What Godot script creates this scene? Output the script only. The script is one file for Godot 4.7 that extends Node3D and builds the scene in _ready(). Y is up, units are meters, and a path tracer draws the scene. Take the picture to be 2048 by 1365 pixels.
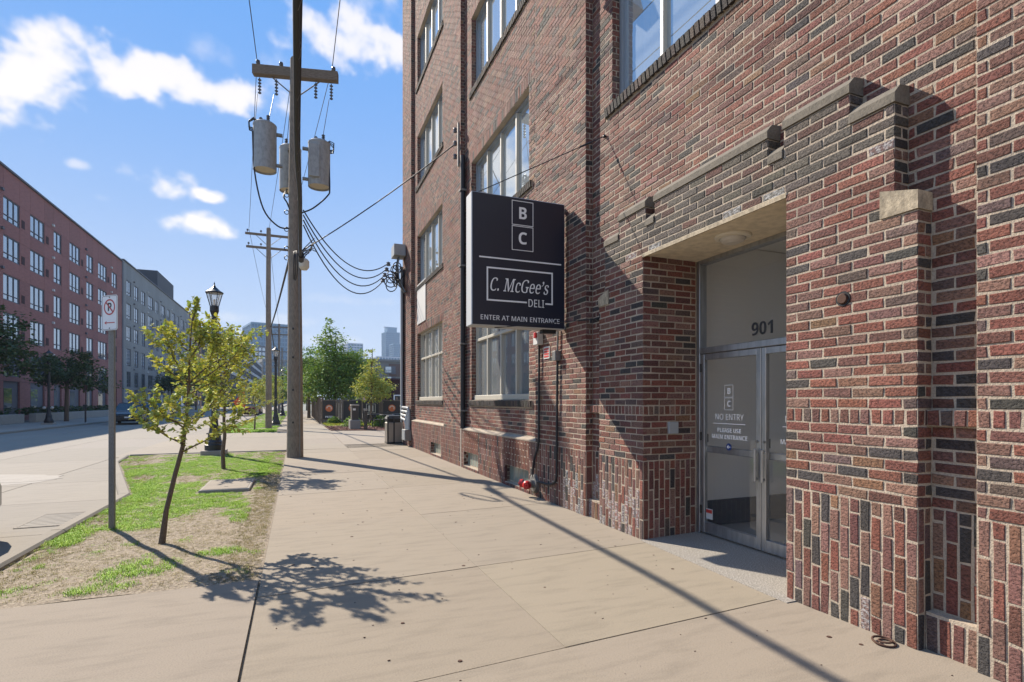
extends Node3D
# Street corner: brick building with a crenellated entrance, utility poles, young trees, flats across the street.
# x runs towards the brick facade, -z up the street, the camera stands above the origin.

const EYE := 1.48          # camera height
const FOC := 1075.0        # focal length in pixels of a 2048 wide picture
const HORIZON := 803.0     # row of the horizon
const YAW := 0.381308      # the lens points this far to the side of the street's direction
const X0 := 3.42           # front of the portal
const XP := 3.447          # front of the pilasters
const XM := 3.547          # front of the bay walls
const COURSE := 0.07
const BRICK := 0.212
const JOINT := 0.014

var M := {}
var rng := RandomNumberGenerator.new()
var names := {}
var brick_stuff: Geo
var bricks_single := 0
var limed_bricks: Geo
var liming := false
var building: Node3D


class Geo:
	var v := PackedVector3Array()
	var n := PackedVector3Array()
	var c := PackedColorArray()
	var uv := PackedVector2Array()
	var i := PackedInt32Array()
	var col := Color(1, 1, 1)

	func tri(a: Vector3, b: Vector3, d: Vector3, na: Vector3, nb: Vector3, nd: Vector3) -> void:
		var k := v.size()
		v.append(a)
		n.append(na)
		c.append(col)
		if (b - a).cross(d - a).dot(na + nb + nd) > 0.0:
			v.append(d); v.append(b)
			n.append(nd); n.append(nb)
		else:
			v.append(b); v.append(d)
			n.append(nb); n.append(nd)
		c.append(col); c.append(col)
		i.append(k); i.append(k + 1); i.append(k + 2)

	func flat(a: Vector3, b: Vector3, d: Vector3, out: Vector3) -> void:
		var m := (b - a).cross(d - a).normalized()
		if m.dot(out) < 0.0:
			m = -m
		tri(a, b, d, m, m, m)

	func quad(a: Vector3, b: Vector3, d: Vector3, e: Vector3, out: Vector3) -> void:
		var m := (d - a).cross(e - b).normalized()
		if m.dot(out) < 0.0:
			m = -m
		var k := v.size()
		v.append(a); v.append(b); v.append(d); v.append(e)
		for q in 4:
			n.append(m)
			c.append(col)
		if (b - a).cross(d - a).dot(m) > 0.0:
			i.append_array(PackedInt32Array([k, k + 2, k + 1, k, k + 3, k + 2]))
		else:
			i.append_array(PackedInt32Array([k, k + 1, k + 2, k, k + 2, k + 3]))

	func box(lo: Vector3, hi: Vector3) -> void:
		var a := Vector3(minf(lo.x, hi.x), minf(lo.y, hi.y), minf(lo.z, hi.z))
		var b := Vector3(maxf(lo.x, hi.x), maxf(lo.y, hi.y), maxf(lo.z, hi.z))
		hull([Vector3(a.x, a.y, a.z), Vector3(b.x, a.y, a.z), Vector3(b.x, a.y, b.z), Vector3(a.x, a.y, b.z),
			Vector3(a.x, b.y, a.z), Vector3(b.x, b.y, a.z), Vector3(b.x, b.y, b.z), Vector3(a.x, b.y, b.z)])

	func hull(p: Array) -> void:  # a box of eight corners: four below, the four above them
		var mid := Vector3.ZERO
		for q in p:
			mid += q / 8.0
		for f in [[0, 1, 2, 3], [4, 5, 6, 7], [0, 1, 5, 4], [1, 2, 6, 5], [2, 3, 7, 6], [3, 0, 4, 7]]:
			var m: Vector3 = (p[f[0]] + p[f[1]] + p[f[2]] + p[f[3]]) / 4.0
			quad(p[f[0]], p[f[1]], p[f[2]], p[f[3]], m - mid)

	func bevel_box(lo: Vector3, hi: Vector3, r: float) -> void:
		for axis in 3:
			var l := lo + Vector3(r, r, r)
			var h := hi - Vector3(r, r, r)
			l[axis] = lo[axis]
			h[axis] = hi[axis]
			var u := (axis + 1) % 3
			var w := (axis + 2) % 3
			for side in 2:
				var at: float = lo[axis] if side == 0 else hi[axis]
				var p := []
				for k in [[0, 0], [1, 0], [1, 1], [0, 1]]:
					var q := Vector3.ZERO
					q[axis] = at
					q[u] = l[u] if k[0] == 0 else h[u]
					q[w] = l[w] if k[1] == 0 else h[w]
					p.append(q)
				var o := Vector3.ZERO
				o[axis] = -1.0 if side == 0 else 1.0
				quad(p[0], p[1], p[2], p[3], o)
			for su in 2:
				for sw in 2:
					var a := Vector3.ZERO
					var b := Vector3.ZERO
					a[u] = lo[u] if su == 0 else hi[u]
					a[w] = lo[w] + r if sw == 0 else hi[w] - r
					b[u] = lo[u] + r if su == 0 else hi[u] - r
					b[w] = lo[w] if sw == 0 else hi[w]
					var o2 := Vector3.ZERO
					o2[u] = -1.0 if su == 0 else 1.0
					o2[w] = -1.0 if sw == 0 else 1.0
					var a2 := a
					var b2 := b
					a[axis] = lo[axis] + r
					b[axis] = lo[axis] + r
					a2[axis] = hi[axis] - r
					b2[axis] = hi[axis] - r
					quad(a, b, b2, a2, o2)
		for k in 8:
			var s := Vector3(1 if k & 1 else -1, 1 if k & 2 else -1, 1 if k & 4 else -1)
			var q := Vector3(hi.x if k & 1 else lo.x, hi.y if k & 2 else lo.y, hi.z if k & 4 else lo.z)
			flat(q - Vector3(0, s.y * r, s.z * r), q - Vector3(s.x * r, 0, s.z * r), q - Vector3(s.x * r, s.y * r, 0), s)

	func tube(pts: Array, radii: Array, sides := 8, caps := true) -> void:
		var up := Vector3(0.31, 0.9, 0.27)
		var rings := []
		for k in pts.size():
			var t: Vector3 = (pts[mini(k + 1, pts.size() - 1)] - pts[maxi(k - 1, 0)]).normalized()
			var a := t.cross(up)
			if a.length() < 0.05:
				a = t.cross(Vector3.RIGHT)
			a = a.normalized()
			up = a.cross(t).normalized()
			var ring := []
			for q in sides:
				var w := TAU * q / sides
				ring.append(a * cos(w) + up * sin(w))
			rings.append(ring)
		for k in pts.size() - 1:
			for q in sides:
				var q2 := (q + 1) % sides
				var a: Vector3 = pts[k] + rings[k][q] * radii[k]
				var b: Vector3 = pts[k] + rings[k][q2] * radii[k]
				var d: Vector3 = pts[k + 1] + rings[k + 1][q2] * radii[k + 1]
				var e: Vector3 = pts[k + 1] + rings[k + 1][q] * radii[k + 1]
				tri(a, b, d, rings[k][q], rings[k][q2], rings[k + 1][q2])
				tri(a, d, e, rings[k][q], rings[k + 1][q2], rings[k + 1][q])
		if caps:
			for e in [0, pts.size() - 1]:
				var o: Vector3 = pts[0] - pts[1] if e == 0 else pts[e] - pts[e - 1]
				for q in sides:
					flat(pts[e], pts[e] + rings[e][q] * radii[e], pts[e] + rings[e][(q + 1) % sides] * radii[e], o)

	func rod(a: Vector3, b: Vector3, r: float, sides := 8) -> void:
		tube([a, b], [r, r], sides)

	func lathe(at: Vector3, profile: Array, sides := 20) -> void:  # profile: [radius, height] from below
		for k in profile.size() - 1:
			var r0: float = profile[k][0]
			var r1: float = profile[k + 1][0]
			var y0: float = profile[k][1]
			var y1: float = profile[k + 1][1]
			var slope := Vector2(y1 - y0, r0 - r1).normalized()
			for q in sides:
				var w0 := TAU * q / sides
				var w1 := TAU * (q + 1) / sides
				var d0 := Vector3(cos(w0), 0, sin(w0))
				var d1 := Vector3(cos(w1), 0, sin(w1))
				var n0 := (d0 * slope.x + Vector3.UP * slope.y).normalized()
				var n1 := (d1 * slope.x + Vector3.UP * slope.y).normalized()
				var a := at + d0 * r0 + Vector3.UP * y0
				var b := at + d1 * r0 + Vector3.UP * y0
				var e := at + d1 * r1 + Vector3.UP * y1
				var f := at + d0 * r1 + Vector3.UP * y1
				if r0 > 0.0001:
					tri(a, b, e, n0, n1, n1)
				if r1 > 0.0001:
					tri(a, e, f, n0, n1, n0)

	func prism(poly: PackedVector2Array, base: Transform3D, depth: float) -> void:  # outline in x, y of base, pushed along its z
		var tris := Geometry2D.triangulate_polygon(poly)
		var o := base.basis.z.normalized()
		for k in range(0, tris.size(), 3):
			for z in [0.0, depth]:
				var p := []
				for q in 3:
					var w: Vector2 = poly[tris[k + q]]
					p.append(base * Vector3(w.x, w.y, z))
				flat(p[0], p[1], p[2], o if z > 0.0 else -o)
		var ccw := not Geometry2D.is_polygon_clockwise(poly)
		for k in poly.size():
			var a := poly[k]
			var b := poly[(k + 1) % poly.size()]
			var e := (b - a).orthogonal() if not ccw else -(b - a).orthogonal()
			quad(base * Vector3(a.x, a.y, 0), base * Vector3(b.x, b.y, 0), base * Vector3(b.x, b.y, depth), base * Vector3(a.x, a.y, depth), -(base.basis * Vector3(e.x, e.y, 0)))

	func torus(at: Vector3, basis: Basis, big: float, small: float, sides := 24, around := 6) -> void:
		var pts := []
		var rad := []
		for k in sides + 1:
			var w := TAU * k / sides
			pts.append(at + basis * Vector3(cos(w) * big, sin(w) * big, 0))
			rad.append(small)
		tube(pts, rad, around, false)

	func ball(at: Vector3, r: Vector3, rings := 8, sides := 12) -> void:
		for k in rings:
			for q in sides:
				var p := []
				for e in [[k, q], [k + 1, q], [k + 1, q + 1], [k, q + 1]]:
					var a: float = PI * e[0] / rings
					var b: float = TAU * e[1] / sides
					p.append(Vector3(sin(a) * cos(b), cos(a), sin(a) * sin(b)))
				if k > 0:
					tri(at + p[0] * r, p[1] * r + at, p[3] * r + at, p[0], p[1], p[3])
				if k < rings - 1:
					tri(at + p[1] * r, p[2] * r + at, p[3] * r + at, p[1], p[2], p[3])

	func mesh() -> ArrayMesh:
		var a := []
		a.resize(Mesh.ARRAY_MAX)
		a[Mesh.ARRAY_VERTEX] = v
		a[Mesh.ARRAY_NORMAL] = n
		a[Mesh.ARRAY_COLOR] = c
		if uv.size() == v.size():
			a[Mesh.ARRAY_TEX_UV] = uv
		a[Mesh.ARRAY_INDEX] = i
		var m := ArrayMesh.new()
		m.add_surface_from_arrays(Mesh.PRIMITIVE_TRIANGLES, a)
		return m


# ---------------------------------------------------------------- helpers
func numbered(called: String) -> String:
	var k: int = names.get(called, 0)
	names[called] = k + 1
	return called if k == 0 else "%s_%03d" % [called, k]


func put(g: Geo, called: String, m: Material, parent: Node = null, at := Vector3.ZERO) -> MeshInstance3D:
	var o := MeshInstance3D.new()
	o.mesh = g.mesh()
	o.material_override = m
	o.name = numbered(called) if parent == null else called
	o.position = at
	(self if parent == null else parent).add_child(o, true)
	return o


func thing(called: String, label: String, category: String, at := Vector3.ZERO, group := "", turn := 0.0) -> Node3D:
	var o := Node3D.new()
	o.name = numbered(called)
	o.position = at
	o.rotation.y = turn
	add_child(o, true)
	return tag(o, label, category, group)


func tag(o: Node3D, label: String, category: String, group := "") -> Node3D:
	o.set_meta("label", label)
	o.set_meta("category", category)
	if group:
		o.set_meta("group", group)
	return o


func structure(o: Node3D, label := "", category := "") -> Node3D:
	o.set_meta("kind", "structure")
	if label:
		o.set_meta("label", label)
		o.set_meta("category", category)
	return o


func part(called: String, parent: Node, at := Vector3.ZERO) -> Node3D:
	var o := Node3D.new()
	o.name = called
	o.position = at
	parent.add_child(o, true)
	return o


func copy(o: Node3D, called: String, at: Vector3, label := "", turn := 0.0) -> Node3D:
	var r: Node3D = o.duplicate()
	r.name = numbered(called)
	add_child(r, true)
	r.position = at
	r.rotation.y = turn
	if label:
		r.set_meta("label", label)
	return r


func ray(u: float, v: float) -> Vector3:
	var a := (u - 1024.0) / FOC
	return Vector3(sin(YAW) + a * cos(YAW), (HORIZON - v) / FOC, -cos(YAW) + a * sin(YAW))


func ground_at(u: float, v: float, y := 0.0) -> Vector3:  # the point of the ground seen at a pixel of the photograph
	var d := ray(u, v)
	var p := d * ((y - EYE) / d.y)
	return Vector3(p.x, y, p.z)


func deep(u: float, v: float, k: float) -> Vector3:  # the point seen at a pixel, k metres ahead
	return Vector3(0, EYE, 0) + ray(u, v) * k


func noise(kind: int, freq: float, seed_: int, octaves := 4, gain := 0.5) -> FastNoiseLite:
	var f := FastNoiseLite.new()
	f.noise_type = kind
	f.frequency = freq
	f.seed = seed_
	f.fractal_octaves = octaves
	f.fractal_gain = gain
	return f


func grain(f: FastNoiseLite, size: int, stops: Array) -> NoiseTexture2D:  # stops: [offset, linear grey or Color]
	var t := NoiseTexture2D.new()
	t.width = size
	t.height = size
	t.seamless = true
	t.seamless_blend_skirt = 0.2
	t.noise = f
	var r := Gradient.new()
	var o := PackedFloat32Array()
	var c := PackedColorArray()
	for s in stops:
		o.append(s[0])
		var k: Color = s[1] if s[1] is Color else Color(s[1], s[1], s[1])
		c.append(k.linear_to_srgb())
	r.offsets = o
	r.colors = c
	t.color_ramp = r
	return t


func mat(called: String, albedo: Color, rough := 0.8, metal := 0.0) -> StandardMaterial3D:
	var m := StandardMaterial3D.new()
	m.resource_name = called
	m.albedo_color = albedo.linear_to_srgb()
	m.roughness = rough
	m.metallic = metal
	M[called] = m
	return m


func surface(m: StandardMaterial3D, tex: Texture2D, per_metre: Vector3, relief: Texture2D = null, depth := 0.0) -> StandardMaterial3D:
	m.albedo_texture = tex
	m.uv1_triplanar = true
	m.uv1_world_triplanar = true
	m.uv1_scale = per_metre
	m.uv1_triplanar_sharpness = 6.0
	if relief:
		m.heightmap_enabled = true
		m.heightmap_texture = relief
		m.heightmap_scale = depth
	return m


func over(m: StandardMaterial3D, tex: Texture2D, per_metre: Vector3) -> StandardMaterial3D:  # a second, coarser pattern
	m.detail_enabled = true
	m.detail_blend_mode = BaseMaterial3D.BLEND_MODE_MUL
	m.detail_albedo = tex
	m.detail_uv_layer = BaseMaterial3D.DETAIL_UV_2
	m.uv2_triplanar = true
	m.uv2_world_triplanar = true
	m.uv2_scale = per_metre
	m.uv2_triplanar_sharpness = 6.0
	return m


func glass(called: String, tint: Color, alpha: float, rough := 0.0) -> StandardMaterial3D:
	var m := mat(called, tint, rough)
	m.transparency = BaseMaterial3D.TRANSPARENCY_ALPHA
	m.albedo_color.a = alpha
	return m


func text(s: String, serif: bool, bold: bool, height: float, m: Material, parent: Node, called: String, at: Transform3D, thick := 0.003) -> MeshInstance3D:
	var f := SystemFont.new()
	f.font_names = PackedStringArray(["Droid Serif" if serif else "Droid Sans"])
	f.font_weight = 700 if bold else 400
	var t := TextMesh.new()
	t.font = f
	t.text = s
	t.font_size = 64
	t.pixel_size = height / 46.0   # capital letters of this height
	t.depth = thick
	t.curve_step = 2.0
	t.horizontal_alignment = HORIZONTAL_ALIGNMENT_CENTER
	t.vertical_alignment = VERTICAL_ALIGNMENT_CENTER
	var o := MeshInstance3D.new()
	o.mesh = t
	o.material_override = m
	o.name = called
	o.transform = at
	parent.add_child(o, true)
	return o


func outline(w: float, h: float, line: float, m: Material, parent: Node, called: String, at: Transform3D, thick := 0.003) -> MeshInstance3D:
	var g := Geo.new()
	g.box(Vector3(-w / 2, h / 2 - line, 0), Vector3(w / 2, h / 2, thick))
	g.box(Vector3(-w / 2, -h / 2, 0), Vector3(w / 2, -h / 2 + line, thick))
	g.box(Vector3(-w / 2, -h / 2 + line, 0), Vector3(-w / 2 + line, h / 2 - line, thick))
	g.box(Vector3(w / 2 - line, -h / 2 + line, 0), Vector3(w / 2, h / 2 - line, thick))
	var o := put(g, called, m, parent)
	o.transform = at
	return o


func _ready() -> void:
	rng.seed = 20240611
	camera_and_light()
	materials()
	ground()
	brick_house()
	entrance()
	wall_things()
	hanging_sign()
	verge_things()
	poles_and_wires()
	street_lamps()
	young_trees()
	far_side()
	corner_garden()
	skyline()


func camera_and_light() -> void:
	var cam := Camera3D.new()
	cam.name = "camera"
	cam.projection = Camera3D.PROJECTION_FRUSTUM
	cam.near = 0.1
	cam.far = 4000.0
	cam.size = 1365.0 / FOC * cam.near
	cam.frustum_offset = Vector2(0, (HORIZON - 682.5) / FOC * cam.near)
	cam.position = Vector3(0, EYE, 0)
	cam.rotation.y = -YAW
	add_child(cam)
	cam.current = true

	var sun := DirectionalLight3D.new()
	sun.name = "sun"
	var el := deg_to_rad(38.4)
	var towards := Vector3(0.468 * cos(el), -sin(el), 0.884 * cos(el))
	sun.basis = Basis.looking_at(towards, Vector3.UP)
	sun.light_energy = 1.6
	sun.light_color = Color(1.0, 0.955, 0.89)
	sun.light_angular_distance = 0.53
	sun.shadow_enabled = true
	sun.sky_mode = DirectionalLight3D.SKY_MODE_LIGHT_ONLY
	add_child(sun)

	var sky := ProceduralSkyMaterial.new()
	sky.sky_top_color = Color(0.062, 0.205, 0.495).linear_to_srgb()
	sky.sky_horizon_color = Color(0.445, 0.484, 0.52).linear_to_srgb()
	sky.sky_curve = 0.2
	sky.sky_energy_multiplier = 1.0
	sky.ground_bottom_color = Color(0.16, 0.15, 0.13).linear_to_srgb()
	sky.ground_horizon_color = Color(0.36, 0.36, 0.36).linear_to_srgb()
	sky.sky_cover = clouds()
	sky.sky_cover_modulate = Color(1, 1, 1, 1)
	var env := Environment.new()
	env.background_mode = Environment.BG_SKY
	env.sky = Sky.new()
	env.sky.sky_material = sky
	env.tonemap_mode = Environment.TONE_MAPPER_LINEAR
	env.tonemap_exposure = 1.9
	env.sdfgi_enabled = true
	env.ssao_enabled = true
	env.ssil_enabled = true
	env.fog_enabled = true
	env.fog_density = 0.0003
	env.fog_light_color = Color(0.80, 0.88, 0.98)
	var w := WorldEnvironment.new()
	w.name = "world"
	w.environment = env
	add_child(w)


func clouds() -> ImageTexture:  # white clouds on a map of the whole sky: column 0 looks along -z, a quarter on along +x
	var W := 3072
	var H := 1536
	var im := Image.create_empty(W, H, false, Image.FORMAT_RGBA8)
	var billow := noise(FastNoiseLite.TYPE_SIMPLEX_SMOOTH, 0.019, 7, 5, 0.55)
	var list := []   # azimuth from -z towards +x, height, half width, half height, density (degrees)
	for p in [[40, 160, 120, 62, 1.0], [165, 130, 110, 62, 1.0], [285, 150, 90, 58, 1.0], [405, 182, 110, 42, 0.9], [500, 205, 75, 38, 0.8], [-60, 190, 110, 70, 1.0],
			[675, 78, 95, 48, 0.9], [745, 105, 70, 42, 0.7], [735, 15, 75, 60, 0.5], [880, 120, 110, 50, 0.8],
			[318, 367, 66, 27, 1.0], [372, 352, 26, 16, 0.7], [419, 390, 27, 13, 0.95], [408, 457, 62, 25, 1.0], [430, 110, 48, 24, 0.35], [158, 330, 20, 10, 0.5],
			[560, 640, 160, 14, 0.28], [700, 600, 170, 12, 0.25], [650, 680, 200, 14, 0.3], [300, 560, 170, 12, 0.12], [205, 395, 16, 8, 0.3], [560, 150, 60, 40, 0.4]]:
		var d := ray(p[0], p[1]).normalized()
		var k := 180.0 / PI / sqrt(FOC * FOC + pow(p[0] - 1024.0, 2)) * 0.9
		list.append([rad_to_deg(atan2(d.x, -d.z)), rad_to_deg(asin(d.y)), p[2] * k * 1.12, p[3] * k * 1.12, p[4]])
	var r := RandomNumberGenerator.new()
	r.seed = 5
	for k in 46:   # the rest of the sky holds clouds of the same kind
		var az := r.randf_range(42.0, 315.0)
		var el := r.randf_range(10.0, 48.0)
		var w := r.randf_range(3.0, 8.0)
		for q in 3:
			list.append([az + r.randf_range(-1, 1) * w, el + r.randf_range(-0.3, 0.3) * w * 0.4, w * r.randf_range(0.6, 1.1), w * r.randf_range(0.25, 0.45), r.randf_range(0.6, 1.0)])
	var amount := {}
	for c in list:
		var per := W / 360.0
		var wide := 1.0 / maxf(0.2, cos(deg_to_rad(c[1])))
		var cx: float = c[0] * per
		var cy: float = (90.0 - c[1]) * per
		var rx: float = c[2] * per * wide
		var ry: float = c[3] * per
		for y in range(int(cy - ry * 1.7), int(cy + ry * 1.7)):
			if y < 0 or y >= H / 2:
				continue
			for x in range(int(cx - rx * 1.7), int(cx + rx * 1.7)):
				var dx := (x - cx) / rx
				var dy := (y - cy) / ry
				if dy > 0.0:
					dy *= 1.25   # flatter below
				var e := 1.0 - dx * dx - dy * dy
				if e < -1.6:
					continue
				var b := billow.get_noise_2d(x * 1.0, y * 1.3)
				var a: float = clampf((e * 0.75 + b * 1.45 + 0.1) * 0.85, 0.0, 1.0) * c[4]
				if a <= 0.004:
					continue
				var at := y * W + posmod(x, W)
				var was: float = amount.get(at, 0.0)
				amount[at] = 1.0 - (1.0 - was) * (1.0 - a)
	for at in amount:
		var a: float = amount[at]
		a = a * a * (3.0 - 2.0 * a)
		im.set_pixel(at % W, at / W, Color(0.69, 0.575, 0.27, a))
	return ImageTexture.create_from_image(im)


func materials() -> void:
	var S := FastNoiseLite.TYPE_SIMPLEX_SMOOTH
	var P := FastNoiseLite.TYPE_PERLIN
	var fine := grain(noise(S, 0.035, 1, 5, 0.65), 512, [[0.0, 0.55], [0.35, 0.8], [0.65, 0.95], [1.0, 1.0]])
	var patches := grain(noise(S, 0.012, 2, 5, 0.55), 512, [[0.0, 0.72], [0.4, 0.9], [0.6, 1.0], [1.0, 1.0]])
	var rough_relief := grain(noise(P, 0.045, 3, 5, 0.7), 512, [[0.0, 0.0], [1.0, 1.0]])
	# brick: mottled clay with torn faces
	var clay_tex := grain(noise(S, 0.02, 4, 5, 0.65), 1024, [[0.0, 0.28], [0.36, 0.58], [0.5, 0.9], [1.0, 1.0]])
	var torn_noise := noise(S, 0.02, 5, 5, 0.62)
	torn_noise.domain_warp_enabled = true
	torn_noise.domain_warp_amplitude = 26.0
	torn_noise.domain_warp_frequency = 0.02
	var torn := grain(torn_noise, 1024, [[0.0, 0.0], [0.36, 0.12], [0.5, 0.75], [1.0, 1.0]])
	for k in [["brick", 1.0]]:
		var m := mat(k[0], Color(1, 1, 1), 0.86)
		m.vertex_color_use_as_albedo = true
		surface(m, clay_tex, Vector3(1.6, 2.6, 1.6), torn, 0.9)
		over(m, patches, Vector3(0.23, 0.17, 0.23))
	var mo := mat("mortar", Color(0.47, 0.39, 0.30), 0.95)
	surface(mo, fine, Vector3(3.1, 3.1, 3.1), rough_relief, 0.4)
	over(mo, patches, Vector3(0.31, 0.21, 0.31))
	var stone := mat("limestone", Color(0.47, 0.39, 0.275), 0.9)
	surface(stone, fine, Vector3(2.3, 2.3, 2.3), rough_relief, 0.25)
	over(stone, grain(noise(S, 0.02, 9, 4), 512, [[0.0, 0.5], [0.5, 0.85], [0.7, 1.0], [1.0, 1.0]]), Vector3(1.3, 0.7, 1.3))
	var old := mat("weathered_stone", Color(0.178, 0.155, 0.122), 0.92)
	surface(old, fine, Vector3(2.3, 2.3, 2.3), rough_relief, 0.3)
	over(old, patches, Vector3(1.1, 0.8, 1.1))
	var limed := mat("limed_brick", Color(1, 1, 1), 0.9)
	limed.vertex_color_use_as_albedo = true
	surface(limed, clay_tex, Vector3(1.6, 2.6, 1.6), torn, 0.9)
	over(limed, grain(noise(S, 0.03, 18, 5, 0.7), 512, [[0.0, 0.30], [1.0, 0.62]]), Vector3(1.9, 1.9, 1.9))
	limed.detail_blend_mode = BaseMaterial3D.BLEND_MODE_MIX
	limed.detail_mask = grain(noise(S, 0.022, 19, 5, 0.65), 512, [[0.0, 0.0], [0.42, 0.02], [0.66, 0.5], [1.0, 0.8]])
	# concrete
	var brushed := grain(noise(S, 0.05, 11, 5, 0.7), 1024, [[0.0, 0.5], [0.3, 0.78], [0.5, 0.92], [1.0, 1.0]])
	var stains := grain(noise(S, 0.011, 12, 6, 0.6), 1024, [[0.0, 0.80], [0.34, 0.92], [0.52, 0.98], [1.0, 1.0]])
	for k in [["concrete", Color(0.302, 0.254, 0.194)], ["road_concrete", Color(0.285, 0.25, 0.206)], ["kerb_concrete", Color(0.28, 0.245, 0.2)], ["pale_concrete", Color(0.36, 0.322, 0.272)]]:
		var m := mat(k[0], k[1], 0.93)
		m.vertex_color_use_as_albedo = true
		surface(m, brushed, Vector3(1.3, 1.3, 3.1), rough_relief, 0.11)
		over(m, stains, Vector3(0.13, 0.17, 0.62))
	var ter := mat("terrazzo", Color(0.357, 0.327, 0.285), 0.6)
	surface(ter, grain(noise(FastNoiseLite.TYPE_CELLULAR, 0.09, 14, 1), 512, [[0.0, 0.35], [0.3, 0.7], [0.6, 1.0], [1.0, 1.0]]), Vector3(1.6, 1.6, 1.6))
	var soil := mat("soil", Color(1, 1, 1), 1.0)
	surface(soil, grain(noise(S, 0.03, 15, 6, 0.7), 1024, [[0.0, Color(0.10, 0.075, 0.052)], [0.4, Color(0.22, 0.175, 0.125)], [0.6, Color(0.31, 0.255, 0.185)], [1.0, Color(0.40, 0.34, 0.26)]]), Vector3(0.8, 0.8, 0.8), rough_relief, 1.2)
	over(soil, stains, Vector3(0.5, 0.5, 0.5))
	var land := mat("land", Color(0.2, 0.2, 0.16), 1.0)
	surface(land, stains, Vector3(0.02, 0.02, 0.02))
	# metal, glass, wood
	var plain := [["aluminium", Color(0.440, 0.448, 0.456), 0.38, 0.85], ["steel_frame", Color(0.272, 0.304, 0.336), 0.45, 0.3], ["cream_paint", Color(0.440, 0.408, 0.336), 0.5, 0.0], ["grey_paint", Color(0.288, 0.304, 0.312), 0.5, 0.0],
		["black_paint", Color(0.016, 0.016, 0.018), 0.42, 0.0], ["black_rubber", Color(0.014, 0.014, 0.016), 0.6, 0.0], ["rust", Color(0.096, 0.048, 0.032), 0.85, 0.3], ["red_paint", Color(0.400, 0.016, 0.016), 0.4, 0.0],
		["galvanised", Color(0.240, 0.236, 0.224), 0.5, 0.5], ["white_paint", Color(0.576, 0.568, 0.544), 0.55, 0.0], ["sign_navy", Color(0.013, 0.015, 0.027), 0.35, 0.0], ["sign_white", Color(0.80, 0.79, 0.76), 0.5, 0.0],
		["sticker_blue", Color(0.016, 0.048, 0.200), 0.4, 0.0], ["transformer_grey", Color(0.320, 0.328, 0.320), 0.5, 0.0], ["transformer_base", Color(0.496, 0.440, 0.320), 0.6, 0.0], ["porcelain", Color(0.096, 0.104, 0.120), 0.25, 0.0],
		["soffit", Color(0.62, 0.53, 0.39), 0.8, 0.0], ["lamp_opal", Color(0.480, 0.440, 0.384), 0.4, 0.0], ["lamp_rim", Color(0.600, 0.544, 0.440), 0.5, 0.0], ["inner_wall", Color(0.80, 0.79, 0.75), 0.9, 0.0], ["inner_plaster", Color(0.26, 0.25, 0.235), 0.9, 0.0], ["navy_skirting", Color(0.018, 0.02, 0.03), 0.6, 0.0],
		["blind", Color(0.496, 0.480, 0.424), 0.8, 0.0], ["bin_black", Color(0.024, 0.024, 0.024), 0.5, 0.0], ["bin_steel", Color(0.288, 0.264, 0.232), 0.4, 0.7], ["orange", Color(0.680, 0.072, 0.016), 0.6, 0.0],
		["banner_dark", Color(0.048, 0.040, 0.034), 0.8, 0.0], ["banner_orange", Color(0.600, 0.152, 0.048), 0.7, 0.0], ["tyre", Color(0.016, 0.016, 0.016), 0.8, 0.0], ["car_black", Color(0.010, 0.010, 0.013), 0.18, 0.2],
		["car_silver", Color(0.336, 0.344, 0.352), 0.25, 0.5], ["car_red", Color(0.120, 0.010, 0.012), 0.25, 0.2], ["headlight", Color(0.560, 0.576, 0.600), 0.1, 0.0], ["car_glass", Color(0.024, 0.028, 0.032), 0.03, 0.0],
		["tail_light", Color(0.240, 0.008, 0.008), 0.3, 0.0], ["glass_block", Color(0.20, 0.235, 0.205), 0.15, 0.0], ["mulch", Color(0.136, 0.052, 0.036), 1.0, 0.0], ["barn_red", Color(0.044, 0.014, 0.014), 0.8, 0.0],
		["dark_cladding", Color(0.048, 0.052, 0.060), 0.7, 0.0], ["pale_cladding", Color(0.400, 0.416, 0.432), 0.7, 0.0], ["tower_white", Color(0.440, 0.456, 0.480), 0.6, 0.0], ["tower_blue", Color(0.128, 0.216, 0.288), 0.12, 0.3], ["tower_pane", Color(0.080, 0.144, 0.208), 0.06, 0.4],
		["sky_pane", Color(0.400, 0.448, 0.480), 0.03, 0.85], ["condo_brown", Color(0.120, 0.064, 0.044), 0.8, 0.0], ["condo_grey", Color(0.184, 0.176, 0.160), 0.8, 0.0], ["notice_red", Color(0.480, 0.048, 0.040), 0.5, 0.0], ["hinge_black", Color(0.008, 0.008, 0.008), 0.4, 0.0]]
	for k in plain:
		mat(k[0], k[1], k[2], k[3])
	surface(M.soffit, patches, Vector3(1.2, 1.2, 1.2))
	surface(M.transformer_grey, patches, Vector3(1.5, 0.8, 1.5))
	surface(M.galvanised, fine, Vector3(4, 1.5, 4))
	surface(M.aluminium, patches, Vector3(2.0, 0.4, 2.0))
	surface(M.rust, fine, Vector3(5, 5, 5))
	surface(M.mulch, fine, Vector3(4, 4, 4), rough_relief, 2.0)
	glass("pane", Color(0.8, 0.86, 0.86), 0.10)
	var coated := glass("coated_pane", Color(0.72, 0.80, 0.84), 0.10)
	coated.metallic = 0.65
	M.pane.metallic = 0.12
	glass("door_pane", Color(0.3, 0.32, 0.32), 0.05)
	M.door_pane.metallic = 0.06
	glass("lantern_pane", Color(0.85, 0.85, 0.8), 0.25, 0.1)
	# pole wood: long dark checks along the grain
	var wood := mat("pole_wood", Color(0.30, 0.245, 0.19), 0.92)
	var check := grain(noise(S, 0.03, 21, 5, 0.6), 512, [[0.0, 0.35], [0.38, 0.65], [0.6, 0.95], [1.0, 1.0]])
	surface(wood, check, Vector3(6.0, 0.35, 6.0), check, 0.7)
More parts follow.
